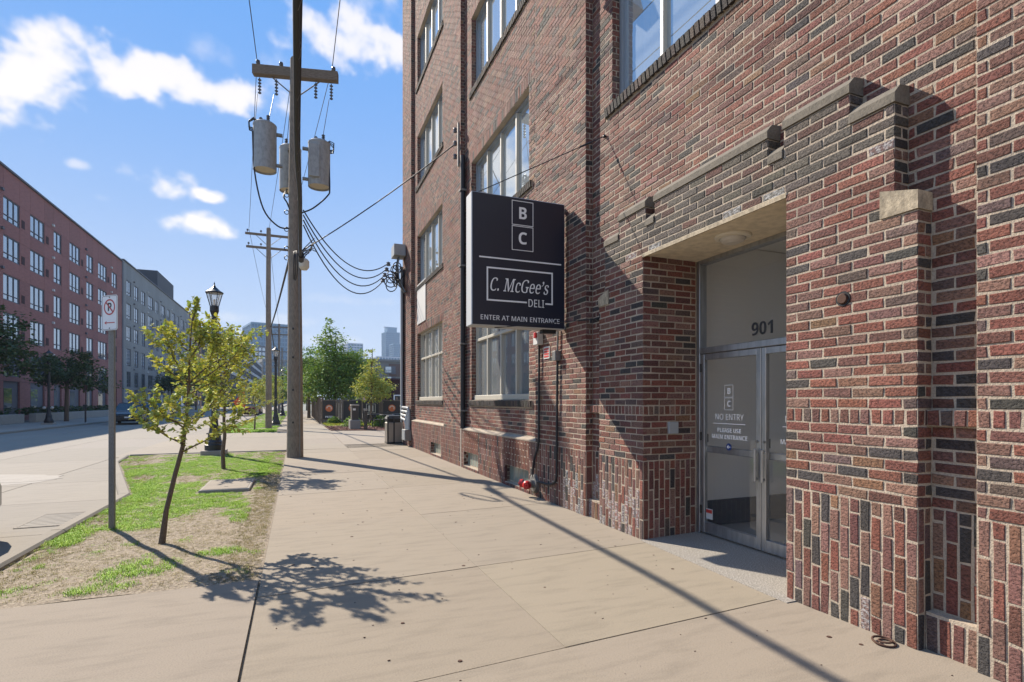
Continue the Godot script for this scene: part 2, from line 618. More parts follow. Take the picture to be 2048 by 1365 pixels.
	over(wood, stains, Vector3(0.7, 0.3, 0.7))
	var arm := mat("arm_wood", Color(0.24, 0.19, 0.14), 0.92)
	surface(arm, check, Vector3(0.4, 6.0, 6.0), check, 0.5)
	var fence := mat("fence_wood", Color(0.221, 0.170, 0.128), 0.92)
	fence.vertex_color_use_as_albedo = true
	surface(fence, check, Vector3(5.0, 0.4, 5.0), check, 0.3)
	var bark := mat("bark", Color(0.170, 0.123, 0.085), 0.95)
	surface(bark, check, Vector3(9.0, 2.0, 9.0), check, 0.5)
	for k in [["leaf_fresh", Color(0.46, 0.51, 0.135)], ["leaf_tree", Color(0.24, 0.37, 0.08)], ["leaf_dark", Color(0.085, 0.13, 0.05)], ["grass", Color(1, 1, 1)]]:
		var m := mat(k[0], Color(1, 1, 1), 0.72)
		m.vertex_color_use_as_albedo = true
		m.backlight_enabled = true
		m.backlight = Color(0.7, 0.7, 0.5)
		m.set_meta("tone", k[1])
	# flats across the street
	for k in [["panel_red", Color(0.30, 0.122, 0.102)], ["panel_grey", Color(0.259, 0.266, 0.256)], ["panel_tan", Color(0.302, 0.180, 0.115)]]:
		var m := mat(k[0], k[1], 0.75)
		m.vertex_color_use_as_albedo = true
		surface(m, patches, Vector3(0.25, 1.4, 0.25))
	mat("infill", Color(0.11, 0.11, 0.125), 0.7)


# ---------------------------------------------------------------- ground
func slab(parent: Node, x0: float, x1: float, za: Vector2, zb: Vector2, top: float, m: Material, deep_ := 0.12) -> void:
	# a paving slab between two joints; za, zb: z of the joints at x0 and x1 (near, far)
	var g := Geo.new()
	var t := rng.randf_range(0.9, 1.0)
	g.col = Color(t, t * rng.randf_range(0.985, 1.0), t * rng.randf_range(0.96, 1.0))
	var e := 0.006
	var lift := top + rng.randf_range(-0.002, 0.002)
	g.hull([Vector3(x0 + e, top - deep_, za.x - e), Vector3(x1 - e, top - deep_, za.y - e), Vector3(x1 - e, top - deep_, zb.y + e), Vector3(x0 + e, top - deep_, zb.x + e),
		Vector3(x0 + e, lift, za.x - e), Vector3(x1 - e, lift, za.y - e), Vector3(x1 - e, lift, zb.y + e), Vector3(x0 + e, lift, zb.x + e)])
	put(g, "slab", m, parent)


func run(points: Array, w: float, y0: float, y1: float, called: String, m: Material, parent: Node = null) -> MeshInstance3D:
	# a kerb along a line on the ground, its body to the left of the way it runs, cut at every 2.5 m
	var g := Geo.new()
	var off := []
	for k in points.size():
		var t := Vector2.ZERO
		if k > 0:
			t += (points[k] - points[k - 1]).normalized()
		if k < points.size() - 1:
			t += (points[k + 1] - points[k]).normalized()
		t = t.normalized()
		off.append(points[k] + Vector2(t.y, -t.x) * w)
	for k in points.size() - 1:
		var n := maxi(1, int(round(points[k].distance_to(points[k + 1]) / 2.5)))
		for q in n:
			var s := rng.randf_range(0.9, 1.0)
			g.col = Color(s, s, s * 0.98)
			var f0 := (q + 0.003) / n
			var f1 := (q + 0.997) / n
			var a: Vector2 = points[k].lerp(points[k + 1], f0)
			var b: Vector2 = points[k].lerp(points[k + 1], f1)
			var d: Vector2 = off[k].lerp(off[k + 1], f1)
			var e: Vector2 = off[k].lerp(off[k + 1], f0)
			var r := 0.025
			var ab := (d - b).normalized() * r
			g.hull([Vector3(a.x, y0, a.y), Vector3(b.x, y0, b.y), Vector3(d.x, y0, d.y), Vector3(e.x, y0, e.y),
				Vector3(a.x, y1 - r, a.y), Vector3(b.x, y1 - r, b.y), Vector3(d.x, y1 - r, d.y), Vector3(e.x, y1 - r, e.y)])
			g.hull([Vector3(a.x, y1 - r, a.y), Vector3(b.x, y1 - r, b.y), Vector3(d.x, y1 - r, d.y), Vector3(e.x, y1 - r, e.y),
				Vector3(a.x + ab.x, y1, a.y + ab.y), Vector3(b.x + ab.x, y1, b.y + ab.y), Vector3(d.x - ab.x, y1, d.y - ab.y), Vector3(e.x - ab.x, y1, e.y - ab.y)])
	return put(g, called, m, parent)


func kerb_x(z: float) -> float:  # street side of the planted strip
	if z > -10.2:
		return -2.45
	return lerpf(-2.45, -4.02, (z + 10.2) / -5.5) if z > -15.7 else lerpf(-4.02, -4.25, clampf((z + 15.7) / -1.85, 0.0, 1.0))


func ground() -> void:
	var g := Geo.new()
	g.box(Vector3(-1500, -0.6, -2500), Vector3(1500, -0.3, 600))
	structure(put(g, "ground", M.land))

	# the road: concrete bays with open joints, one sheet farther up
	var road := part("road", self)
	structure(road)
	var bed := Geo.new()
	bed.col = Color(0.35, 0.33, 0.3)
	bed.box(Vector3(-13.4, -0.29, 30), Vector3(-2.4, -0.1, -17.4))
	bed.box(Vector3(-13.4, -0.29, -17.4), Vector3(-3.6, -0.101, -420))
	put(bed, "road_bed", M.road_concrete, road)
	var xs := [-13.4, -10.3, -7.2, -4.62]
	var z := 6.0
	while z > -74.0:
		for k in 3:
			slab(road, xs[k], xs[k + 1], Vector2(z, z), Vector2(z - 4.6, z - 4.6), -0.065, M.road_concrete, 0.03)
		z -= 4.6
	var gutter := [6.0, 1.4, -3.2, -7.8, -10.2, -12.6, -15.0, -17.6]
	for k in gutter.size() - 1:   # the bay along the kerb
		var g2 := Geo.new()
		var f := rng.randf_range(0.9, 1.0)
		g2.col = Color(f, f, f * 0.98)
		var q := []
		for y in [-0.095, -0.065]:
			for e in [[-4.61, gutter[k] - 0.006], [kerb_x(gutter[k]) - 0.12, gutter[k] - 0.006], [kerb_x(gutter[k + 1]) - 0.12, gutter[k + 1] + 0.006], [-4.61, gutter[k + 1] + 0.006]]:
				q.append(Vector3(e[0], y, e[1]))
		g2.hull(q)
		put(g2, "slab", M.road_concrete, road)
	for k in 10:
		slab(road, -4.62, -3.75, Vector2(-28.1 - 4.6 * k, -28.1 - 4.6 * k), Vector2(-32.7 - 4.6 * k, -32.7 - 4.6 * k), -0.065, M.road_concrete, 0.03)
	var far := Geo.new()
	far.box(Vector3(-13.4, -0.1, -75.5), Vector3(-3.8, -0.064, -420))
	put(far, "far_road", M.road_concrete, road)

	# the pavement along the brick wall; its joints run a little askew
	var walk := part("sidewalk", self)
	structure(walk)
	var wb := Geo.new()
	wb.col = Color(0.42, 0.38, 0.33)
	wb.box(Vector3(-0.28, -0.28, 8.0), Vector3(3.9, -0.02, -19.0))
	wb.box(Vector3(-0.95, -0.28, -17.6), Vector3(1.5, -0.022, -90.0))
	put(wb, "sidewalk_bed", M.concrete, walk)
	var joints := [8.0, 5.6, 3.3, 0.95, -1.05, -2.785, -4.49, -6.86, -9.2, -11.6, -14.0, -16.4, -17.6]
	for k in joints.size() - 1:
		var a: float = joints[k]
		var b: float = joints[k + 1]
		var mid := 1.5
		for q in [[-0.28, mid], [mid, 3.6]]:
			slab(walk, q[0] if q[0] < 0.0 else q[0] - 0.0052, q[1] + (0.0052 if q[1] < 3.0 else 0.0), Vector2(a - 0.06 * q[0], a - 0.06 * q[1]), Vector2(b - 0.06 * q[0], b - 0.06 * q[1]), 0.0, M.concrete)
	z = -17.66
	while z > -88.0:
		slab(walk, -0.95 if z < -28.0 else -0.28, 1.5, Vector2(z, z), Vector2(z - 2.4, z - 2.4), 0.0, M.concrete)
		z -= 2.4
	# the path that crosses the planted strip to the kerb
	var path := part("path", self)
	structure(path)
	var pb := Geo.new()
	pb.col = Color(0.3, 0.26, 0.2)
	pb.box(Vector3(-2.45, -0.28, 8.0), Vector3(-0.281, -0.025, -4.9))
	put(pb, "path_bed", M.soil, path)
	for q in [[8.0, 3.5], [3.5, -0.9], [-0.9, -4.92]]:
		slab(path, -2.45, -0.286, Vector2(q[0], q[0]), Vector2(q[1], q[1]), -0.004, M.concrete)
	# the driveway beyond the strip, and the yard beyond the brick building
	var drive := part("driveway", self)
	structure(drive)
	for q in [[-17.62, -20.9], [-20.9, -24.4], [-24.4, -28.1]]:
		slab(drive, -2.6, -0.29, Vector2(q[0], q[0]), Vector2(q[1], q[1]), -0.006, M.concrete, 0.2)
		var ap := Geo.new()   # the apron falls to the road
		var s := rng.randf_range(0.92, 1.0)
		ap.col = Color(s, s, s)
		ap.hull([Vector3(-4.7, -0.3, q[0] - 0.006), Vector3(-2.605, -0.3, q[0] - 0.006), Vector3(-2.605, -0.3, q[1] + 0.006), Vector3(-4.7, -0.3, q[1] + 0.006),
			Vector3(-4.7, -0.062, q[0] - 0.006), Vector3(-2.605, -0.006, q[0] - 0.006), Vector3(-2.605, -0.006, q[1] + 0.006), Vector3(-4.7, -0.062, q[1] + 0.006)])
		put(ap, "slab", M.concrete, drive)
	var yard := part("yard_pavement", self)
	structure(yard)
	for k in 5:
		for q in 4:
			slab(yard, 1.505 + k * 2.6, 1.505 + (k + 1) * 2.6, Vector2(-19.1 - q * 2.4, -19.1 - q * 2.4), Vector2(-21.5 - q * 2.4, -21.5 - q * 2.4), -0.003, M.concrete)
	var yb := Geo.new()
	yb.box(Vector3(1.5, -0.28, -17.7), Vector3(16.0, -0.02, -60.0))
	put(yb, "yard_bed", M.concrete, yard)

	# kerbs
	structure(run([Vector2(-2.45, 8.0), Vector2(-2.45, -10.2), Vector2(-4.02, -15.7), Vector2(-4.25, -17.55)], 0.16, -0.3, 0.02, "kerb", M.kerb_concrete))
	structure(run([Vector2(-4.25, -17.56), Vector2(-0.3, -17.5)], 0.12, -0.3, 0.015, "kerb", M.kerb_concrete))
	structure(run([Vector2(-3.7, -28.15), Vector2(-3.7, -120.0)], 0.16, -0.3, 0.02, "kerb", M.kerb_concrete))
	structure(run([Vector2(-12.95, -140.0), Vector2(-12.95, 20.0)], 0.18, -0.3, 0.03, "kerb", M.kerb_concrete))
	# pavement across the street
	g = Geo.new()
	g.box(Vector3(-20.5, -0.29, 20), Vector3(-13.12, 0.015, -140))
	structure(put(g, "far_sidewalk", M.pale_concrete))

	# the planted strip: bare soil, uneven
	var lump := noise(FastNoiseLite.TYPE_SIMPLEX_SMOOTH, 0.9, 31, 3)
	for strip in [[-4.92, -17.5, 84, 16, 0], [-28.2, -88.0, 60, 8, 1]]:
		g = Geo.new()
		var rows: int = strip[2]
		var cols: int = strip[3]
		for r in rows:
			for q in cols:
				var p := []
				for e in [[r, q], [r, q + 1], [r + 1, q + 1], [r + 1, q]]:
					var zz: float = lerpf(strip[0], strip[1], float(e[0]) / rows)
					var xa: float = kerb_x(zz) if strip[4] == 0 else -3.7
					var xb: float = -0.28 if strip[4] == 0 else -0.96
					var f: float = float(e[1]) / cols
					var xx := lerpf(xa, xb, f)
					var edge: float = minf(1.0, minf(f, 1.0 - f) * 6.0)
					p.append(Vector3(xx, -0.035 + 0.03 * edge + lump.get_noise_2d(xx, zz) * 0.022 * edge, zz))
				g.quad(p[0], p[1], p[2], p[3], Vector3.UP)
		structure(put(g, "soil", M.soil))
	grass_on_strip(lump)


func grass_on_strip(lump: FastNoiseLite) -> void:
	var tuft := Geo.new()
	var r := RandomNumberGenerator.new()
	r.seed = 77
	for k in 16:   # blades of one tuft
		var w := r.randf() * TAU
		var lean := r.randf_range(0.05, 0.6)
		var h := r.randf_range(0.45, 1.0)
		var root := Vector3(r.randf_range(-0.75, 0.75), 0, r.randf_range(-0.75, 0.75))
		var d := Vector3(cos(w), 0, sin(w))
		var side := Vector3(-sin(w), 0, cos(w)) * 0.034
		var mid := root + d * lean * 0.25 * h + Vector3.UP * h * 0.55
		var tip := root + d * lean * 0.9 * h + Vector3.UP * h * (1.0 - lean * 0.35)
		var n := (Vector3.UP * 1.3 + d * 0.5).normalized()
		tuft.tri(root - side, root + side, mid + side * 0.8, n, n, n)
		tuft.tri(root - side, mid + side * 0.8, mid - side * 0.8, n, n, n)
		tuft.tri(mid - side * 0.8, mid + side * 0.8, tip, n, n, n)
	var mesh := tuft.mesh()
	var spots := []   # green patches in the bare front part: centre and half sizes
	for p in [[255, 1141, 58, 20], [138, 1072, 48, 20], [292, 1052, 36, 12], [225, 1050, 40, 14], [437, 1100, 32, 10], [18, 1186, 30, 12], [172, 1177, 32, 12], [236, 1176, 30, 9], [470, 1020, 30, 22], [330, 1020, 60, 16], [250, 1035, 40, 12],
			[300, 975, 70, 40], [380, 1010, 60, 20], [500, 935, 70, 22], [400, 930, 150, 22], [300, 945, 70, 22], [330, 1135, 30, 14], [400, 985, 90, 26], [480, 1030, 25, 20]]:
		var c := ground_at(p[0], p[1])
		var a := ground_at(p[0] - p[2], p[1])
		var b := ground_at(p[0], p[1] - p[3])
		spots.append([c, c.distance_to(a), maxf(0.12, c.distance_to(b))])
	var bare := []
	for p in [[362, 960, 36, 9], [455, 1065, 60, 26], [285, 955, 25, 6], [530, 1010, 30, 50], [330, 1075, 40, 16], [300, 925, 30, 5], [540, 960, 22, 14], [420, 1050, 40, 20]]:
		var c := ground_at(p[0], p[1])
		bare.append([c, c.distance_to(ground_at(p[0] - p[2], p[1])), maxf(0.15, c.distance_to(ground_at(p[0], p[1] - p[3])))])
	var fray := noise(FastNoiseLite.TYPE_SIMPLEX_SMOOTH, 1.6, 41, 4, 0.6)
	var places := []
	for k in 46000:
		var z := r.randf_range(-17.35, -4.98)
		var x := r.randf_range(kerb_x(z) + 0.03, -0.31)
		var green := -0.5 if z > -9.4 else -0.12
		for s in spots:
			var dx: float = (x - s[0].x) / s[1]
			var dz: float = (z - s[0].z) / s[2]
			green = maxf(green, 0.75 - (dx * dx + dz * dz) * 0.8)
		for s in bare:
			var dx: float = (x - s[0].x) / s[1]
			var dz: float = (z - s[0].z) / s[2]
			green -= maxf(0.0, 1.0 - dx * dx - dz * dz) * 1.3
		green += fray.get_noise_2d(x * 1.0, z * 1.0) * 1.15 + r.randf_range(-0.45, 0.45)
		if Vector2(x + 1.09, z + 10.45).length() < 0.1 or (x > -1.52 and x < -0.68 and z > -11.15 and z < -9.8):
			continue
		if green > 0.12 and r.randf() < 0.84:
			var tall := r.randf_range(0.018, 0.042) * clampf(0.6 + green, 0.6, 1.2)
			var t := r.randf()
			places.append([x, z, tall, Color(0.153, 0.374, 0.024).lerp(Color(0.363, 0.543, 0.047), t) * r.randf_range(0.75, 1.1), true])
		elif r.randf() < 0.42:
			places.append([x, z, r.randf_range(0.012, 0.03), Color(0.370, 0.289, 0.170).lerp(Color(0.222, 0.222, 0.059), r.randf()) * r.randf_range(0.7, 1.1), false])
	for k in 6500:   # the strip beyond the driveway
		var z := -28.3 - 60.0 * pow(r.randf(), 1.6)
		var x := r.randf_range(-3.5, -0.98)
		if (z < -31.4 and z > -32.5) or fray.get_noise_2d(x, z * 0.5) + (0.35 if z > -40.0 else -0.05) < 0.0:
			continue
		places.append([x, z, r.randf_range(0.06, 0.12), Color(0.153, 0.374, 0.024).lerp(Color(0.338, 0.524, 0.040), r.randf()) * r.randf_range(0.75, 1.1), true])
	for dry in [true, false]:
		var some := places.filter(func(p): return p[4] != dry)
		var mm := MultiMesh.new()
		mm.transform_format = MultiMesh.TRANSFORM_3D
		mm.use_colors = true
		mm.mesh = mesh
		mm.instance_count = some.size()
		for k in some.size():
			var p: Array = some[k]
			var wide: float = p[2] * r.randf_range(0.9, 1.5)
			var b := Basis(Vector3.UP, r.randf() * TAU).scaled(Vector3(wide, p[2], wide))
			mm.set_instance_transform(k, Transform3D(b, Vector3(p[0], -0.012 + lump.get_noise_2d(p[0], p[1]) * 0.02, p[1])))
			mm.set_instance_color(k, p[3])
		var o := MultiMeshInstance3D.new()
		o.multimesh = mm
		o.material_override = M.grass
		o.name = "dry_grass" if dry else "grass"
		add_child(o)
		o.set_meta("kind", "stuff")
		tag(o, "dry straw-coloured grass on the bare soil of the planted strip" if dry else "short bright green grass in patches on the planted strip", "grass")


# ---------------------------------------------------------------- the brick building
func clay(zone: String, s: float, y: float) -> Color:
	var t := rng.randf()
	var c: Color
	match zone:
		"hood":
			c = Color(0.112, 0.093, 0.076) if t < 0.62 else (Color(0.129, 0.056, 0.043) if t < 0.85 else Color(0.056, 0.048, 0.040))
		"sill":
			c = Color(0.065, 0.057, 0.050) if t < 0.7 else Color(0.106, 0.076, 0.065)
		"patch":
			c = Color(0.202, 0.070, 0.043)
		_:
			if t < 0.34:
				c = Color(0.236, 0.083, 0.058)
			elif t < 0.50:
				c = Color(0.178, 0.074, 0.059)
			elif t < 0.66:
				c = Color(0.228, 0.116, 0.091)
			elif t < 0.82:
				c = Color(0.262, 0.140, 0.106)
			elif t < 0.915:
				c = Color(0.068, 0.059, 0.055)
			elif t < 0.94:
				c = Color(0.252, 0.132, 0.074)
			else:
				c = Color(0.150, 0.097, 0.084)
	var b := rng.randf_range(0.78, 1.2)
	liming = zone == "" and ((y < 0.34 and s > 4.85 and s < 6.7 and rng.randf() < 0.45) or (y < 0.3 and s > 2.25 and s < 2.75 and rng.randf() < 0.22))   # lime blooming out of the foot of the wall
	if zone == "hood" and y < 3.1 and rng.randf() < 0.35:
		liming = true
	return Color(c.r * b, c.g * b * rng.randf_range(0.93, 1.07), c.b * b * rng.randf_range(0.92, 1.08))


func lay(fr: Transform3D, a0: float, a1: float, b0: float, b1: float, col: Color, near: bool, single := "", back := 0.05) -> void:
	# one brick on the plane of fr: x along the wall, y up, z out of it
	var w := rng.randf_range(-0.001, 0.0025)
	var g := Geo.new() if single else (limed_bricks if liming else brick_stuff)
	g.col = col
	var j := 0.0034 if near else 0.001
	var lo := Vector2(a0, b0)
	var hi := Vector2(a1, b1)
	var o := PackedVector3Array()
	for q in [Vector2(lo.x, lo.y), Vector2(hi.x, lo.y), Vector2(hi.x, hi.y), Vector2(lo.x, hi.y)]:
		o.append(Vector3(q.x + rng.randf_range(-j, j), q.y + rng.randf_range(-j, j), w + rng.randf_range(-j, j) * 0.6))
	var mid := Vector3((a0 + a1) * 0.5, (b0 + b1) * 0.5, -back * 0.5)
	var shift := fr * mid if single else Vector3.ZERO
	var out := fr.basis.z
	var f := []
	var ring := []
	var r := 0.0032 if near else 0.0
	for k in 4:
		var p := o[k]
		var d := Vector3(r if p.x < mid.x else -r, r if p.y < mid.y else -r, 0)
		f.append(fr * (p + d) - shift)
		ring.append(fr * Vector3(p.x, p.y, p.z - r) - shift)
	g.quad(f[0], f[1], f[2], f[3], out)
	var rear := []
	for k in 4:
		rear.append(fr * Vector3(o[k].x, o[k].y, -back) - shift)
	var centre := fr * mid - shift
	for k in 4:
		var k2 := (k + 1) % 4
		var dir: Vector3 = (ring[k] + ring[k2]) * 0.5 - centre
		dir -= out * dir.dot(out)
		if near:
			g.quad(f[k], f[k2], ring[k2], ring[k], dir.normalized() + out)
		g.quad(ring[k], ring[k2], rear[k2], rear[k], dir)
	if single:
		bricks_single += 1
		put(g, single, M.limed_brick if liming else M.brick, building, shift)


func open_spans(a0: float, a1: float, y: float, holes: Array) -> Array:
	var spans := [[a0, a1]]
	for h in holes:
		if y <= h[2] or y >= h[3]:
			continue
		var next := []
		for s in spans:
			if h[1] <= s[0] or h[0] >= s[1]:
				next.append(s)
				continue
			if h[0] > s[0]:
				next.append([s[0], h[0]])
			if h[1] < s[1]:
				next.append([h[1], s[1]])
		spans = next
	return spans


func stretchers(fr: Transform3D, a0: float, a1: float, y0: float, y1: float, holes := [], zone := "", single_to := -99.0, near_to := 9.0, back := 0.05) -> void:
	var rows := int(round((y1 - y0) / COURSE))
	for k in rows:
		var b0 := y0 + k * COURSE
		var shift := (0.5 if k % 2 else 0.0) * BRICK + 0.031
		for s in open_spans(a0, a1, b0 + COURSE * 0.5, holes):
			var first := floorf((s[0] - shift) / BRICK) * BRICK + shift
			var x := first
			while x < s[1] - 0.01:
				var l := maxf(x, s[0])
				var r := minf(x + BRICK, s[1])
				if r - l < 0.045 and r < s[1]:   # no slivers: the next one takes it
					x += BRICK
					continue
				var from: float = l + JOINT * 0.5 if l > s[0] + 0.001 else s[0] + 0.003
				if l - s[0] > 0.0 and l - s[0] < 0.045:
					from = s[0] + 0.003
				var to: float = r - JOINT * 0.5 if r < s[1] - 0.001 else s[1] - 0.003
				if to - from > 0.02:
					var mid: float = (from + to) * 0.5
					var z := zone
					var alone: bool = mid < single_to and b0 < 3.2
					lay(fr, from, to, b0 + JOINT * 0.5, b0 + COURSE - JOINT * 0.5, clay(z, mid, b0), mid < near_to and b0 < 6.0, "brick" if alone else "", back)
				x += BRICK


func uprights(fr: Transform3D, a0: float, a1: float, y0: float, y1: float, holes := [], zone := "", single_to := -99.0, tall := BRICK, called := "upright_brick") -> void:
	# bricks standing on end, every other column shifted by half
	var n := maxi(1, int(round((a1 - a0) / COURSE)))
	var w := (a1 - a0) / n
	for k in n:
		var l := a0 + k * w
		var y := y0 - (tall * 0.5 if k % 2 and y1 - y0 > tall * 1.5 else 0.0)
		while y < y1 - 0.02:
			var b0 := maxf(y, y0)
			var b1 := minf(y + tall, y1)
			y += tall
			if b1 - b0 < 0.03:
				continue
			var hit := false
			for h in holes:
				if l + w * 0.5 > h[0] and l + w * 0.5 < h[1]:
					if b0 >= h[2] - 0.02 and b1 <= h[3] + 0.02:
						hit = true
					elif b0 < h[3] and b1 > h[3]:
						b0 = h[3]
					elif b0 < h[2] and b1 > h[2]:
						b1 = h[2]
			if hit or b1 - b0 < 0.025:
				continue
			var alone := l < single_to
			lay(fr, l + JOINT * 0.5, l + w - JOINT * 0.5, b0 + (JOINT * 0.5 if b0 > y0 + 0.001 or y0 > 0.1 else 0.0), b1 - JOINT * 0.5, clay(zone, l, b0), l < 9.0, called if alone else "")


func body(g: Geo, x0: float, x1: float, s0: float, s1: float, y0: float, y1: float, holes := []) -> void:
	# solid wall between two planes with openings left free
	var ss := [s0, s1]
	var ys := [y0, y1]
	for h in holes:
		for k in 2:
			if h[k] > s0 and h[k] < s1:
				ss.append(h[k])
			if h[k + 2] > y0 and h[k + 2] < y1:
				ys.append(h[k + 2])
	ss.sort()
	ys.sort()
	for p in ss.size() - 1:
		for q in ys.size() - 1:
			if ss[p + 1] - ss[p] < 0.001 or ys[q + 1] - ys[q] < 0.001:
				continue
			var ms: float = (ss[p] + ss[p + 1]) * 0.5
			var my: float = (ys[q] + ys[q + 1]) * 0.5
			var free := false
			for h in holes:
				if ms > h[0] and ms < h[1] and my > h[2] and my < h[3]:
					free = true
			if not free:
				g.box(Vector3(x0, ys[q], -ss[p]), Vector3(x1, ys[q + 1], -ss[p + 1]))


func facade(x: float) -> Transform3D:   # along = distance up the street, out = towards the street
	return Transform3D(Basis(Vector3(0, 0, -1), Vector3.UP, Vector3(-1, 0, 0)), Vector3(x, 0, 0))


func cheek(s: float) -> Transform3D:    # a face that looks down the street; along = x
	return Transform3D(Basis(Vector3(1, 0, 0), Vector3.UP, Vector3(0, 0, 1)), Vector3(0, 0, -s))


func cheek_bricks(s: float, xa: float, xb: float, y0: float, y1: float, zone := "", single := false) -> void:
	var rows := int(round((y1 - y0) / COURSE))
	var w := xb - xa
	for k in rows:
		var b0 := y0 + k * COURSE
		var cuts := [0.0, w]
		if w > 0.16:
			cuts = [0.0]
			var at := 0.105 if k % 2 else BRICK
			while at < w - 0.04:
				cuts.append(at)
				at += BRICK
			cuts.append(w)
		elif k % 2:
			cuts = [0.0, w * 0.58, w]
		for q in cuts.size() - 1:
			var z := zone
			lay(cheek(s), xa + cuts[q] + (0.006 if q == 0 else JOINT * 0.5), xa + cuts[q + 1] - (JOINT * 0.5 if q < cuts.size() - 2 else 0.001), b0 + JOINT * 0.5, b0 + COURSE - JOINT * 0.5, clay(z, s, b0), s < 7.0, "brick" if single else "", 0.04)


func snap(y: float) -> float:  # to the nearest bed joint above the header course
	return 1.432 + round((y - 1.432) / COURSE) * COURSE


func brick_house() -> void:
	building = thing("brick_building", "dark red brick building with pilasters and a crenellated entrance numbered 901", "building")
	brick_stuff = Geo.new()
	limed_bricks = Geo.new()
	var floors := [[1.5, 3.6], [5.1, 6.7], [8.22, 9.86], [11.36, 13.0], [14.5, 16.1]]
	for f in floors:
		f[0] = snap(f[0])
		f[1] = snap(f[1])
	var top := 17.2
	var bays := [[1.78, 6.05, 2.28, 5.58], [7.62, 11.72, 8.1, 11.22], [13.24, 17.39, 13.75, 16.89], [-3.9, 0.2, -3.4, -0.3]]
	var pillars := [[0.2, 1.78], [6.05, 7.62], [11.72, 13.24], [17.39, 18.9]]
	var cellar := [[7.87, 8.97, 0.055, 0.36], [10.47, 11.5, 0.055, 0.37], [13.55, 14.65, 0.055, 0.36]]
	var wall := Geo.new()
	var h := 0.0035   # mortar lies this far behind the faces of the bricks
	# pilasters
	for p in pillars:
		body(wall, XP + h, XM + 0.3, p[0] + h, p[1], 0.0, top)
		var solo := 1.781 if p[0] < 1.0 else -99.0
		var a: float = 0.9 if p[0] < 1.0 else p[0]
		var k: float = a
		uprights(facade(XP), k, p[1], 0.0, 0.84, [], "", solo if p[0] > 1.0 else 1.781)
		stretchers(facade(XP), k, p[1], 0.84, 1.33, [], "", solo)
		uprights(facade(XP), k, p[1], 1.33, 1.432, [], "", solo, 0.102, "header_brick")
		stretchers(facade(XP), k, p[1], 1.432, snap(16.9), [], "", solo if p[0] < 1.0 else -99.0)
		if p[0] > 1.0:   # the cheek that looks down the street
			if p[0] < 7.0:
				uprights(cheek(p[0]), XP + 0.005, XM - 0.001, 0.0, 0.84)
			cheek_bricks(p[0], XP, XM - 0.001, 0.84, 1.33)
			cheek_bricks(p[0], XP, XM - 0.001, 1.362, 1.432)
			cheek_bricks(p[0], XP, XM - 0.001, 1.432, snap(16.9))
	# bays
	for n in bays.size():
		var b: Array = bays[n]
		var holes := []
		for k in floors.size():
			if k == 0 and n != 1 and n != 2:
				continue
			holes.append([b[2], b[3], floors[k][0], floors[k][1]])
		var skip := holes.duplicate()
		var lintels := []
		for w in holes:
			lintels.append([w[0] - 0.1, w[1] + 0.1, w[3], w[3] + 0.21])
			skip.append(lintels[-1])
			skip.append([w[0] - 0.16, w[1] + 0.16, w[2] - COURSE * 2.0, w[2]])
		var solid := holes.duplicate()
		if n == 0:
			skip.append([2.062, 5.679, 0.0, 2.622])
			skip.append([2.195, 5.545, 2.6, 3.322])
			skip.append([2.485, 3.009, 3.3, 3.532])
			skip.append([3.155, 4.589, 3.3, 3.532])
			skip.append([4.741, 5.255, 3.3, 3.532])
			solid.append([2.98, 4.792, -1.0, 3.05])
		for k in solid.size():
			if solid[k][3] > 3.2:
				solid[k] = [solid[k][0], solid[k][1] + 0.005, solid[k][2], solid[k][3]]
		body(wall, XM + h, XM + 0.3, b[0], b[1], 0.0, top, solid)
		if n == 3:
			continue
		var foot := 0.84
		if n > 0:   # a plinth flush with the pilasters fills the foot of the bay
			var cell := cellar.filter(func(c): return c[0] > b[0] and c[1] < b[1])
			body(wall, XP + h, XM + 0.006, b[0], b[1], 0.0, 0.855, cell)
			var old := []
			for c in cell:
				old.append([c[0], c[1], c[3], 0.84])
				uprights(facade(XP), c[0], c[1], c[3], 0.84, [], "patch" if n == 1 else "")
				old.append([c[0], c[1], 0.0, c[3]])
			uprights(facade(XP), b[0], b[1], 0.0, 0.84, old)
			var cap := Geo.new()   # sloping mortar cap on the plinth
			cap.hull([Vector3(XP - 0.004, 0.842, -b[0] - 0.002), Vector3(XM + 0.01, 0.842, -b[0] - 0.002), Vector3(XM + 0.01, 0.842, -b[1] + 0.002), Vector3(XP - 0.004, 0.842, -b[1] + 0.002),
				Vector3(XP - 0.004, 0.862, -b[0] - 0.002), Vector3(XM + 0.01, 0.905, -b[0] - 0.002), Vector3(XM + 0.01, 0.905, -b[1] + 0.002), Vector3(XP - 0.004, 0.862, -b[1] + 0.002)])
			put(cap, "plinth_cap", M.mortar, building)
			if n == 1:
				var strip := Geo.new()
				strip.box(Vector3(XP - 0.006, 0.0, -11.66), Vector3(XP + 0.02, 0.845, -11.73))
				put(strip, "joint_strip", M.pale_concrete, building)
			for c in cell:
				cellar_window(c)
		else:
			uprights(facade(XM), b[0], b[1], 0.23, 0.84, skip, "", 2.2)
			uprights(facade(XM - 0.06), 1.781, 2.06, 0.0, 0.23, [], "", 2.2)
			uprights(facade(XM - 0.06), 5.682, 6.048, 0.0, 0.23)
			body(wall, XM - 0.06 + h, XM, 1.781, 2.06, 0.0, 0.225)
			body(wall, XM - 0.06 + h, XM, 5.682, 6.048, 0.0, 0.225)
		stretchers(facade(XM), b[0], b[1], foot, 1.33, skip, "", 2.2 if n == 0 else -99.0)
		uprights(facade(XM - (0.05 if n == 0 else 0.0)), b[0], b[1], 1.33, 1.432, skip, "", 2.2 if n == 0 else -99.0, 0.102, "header_brick")
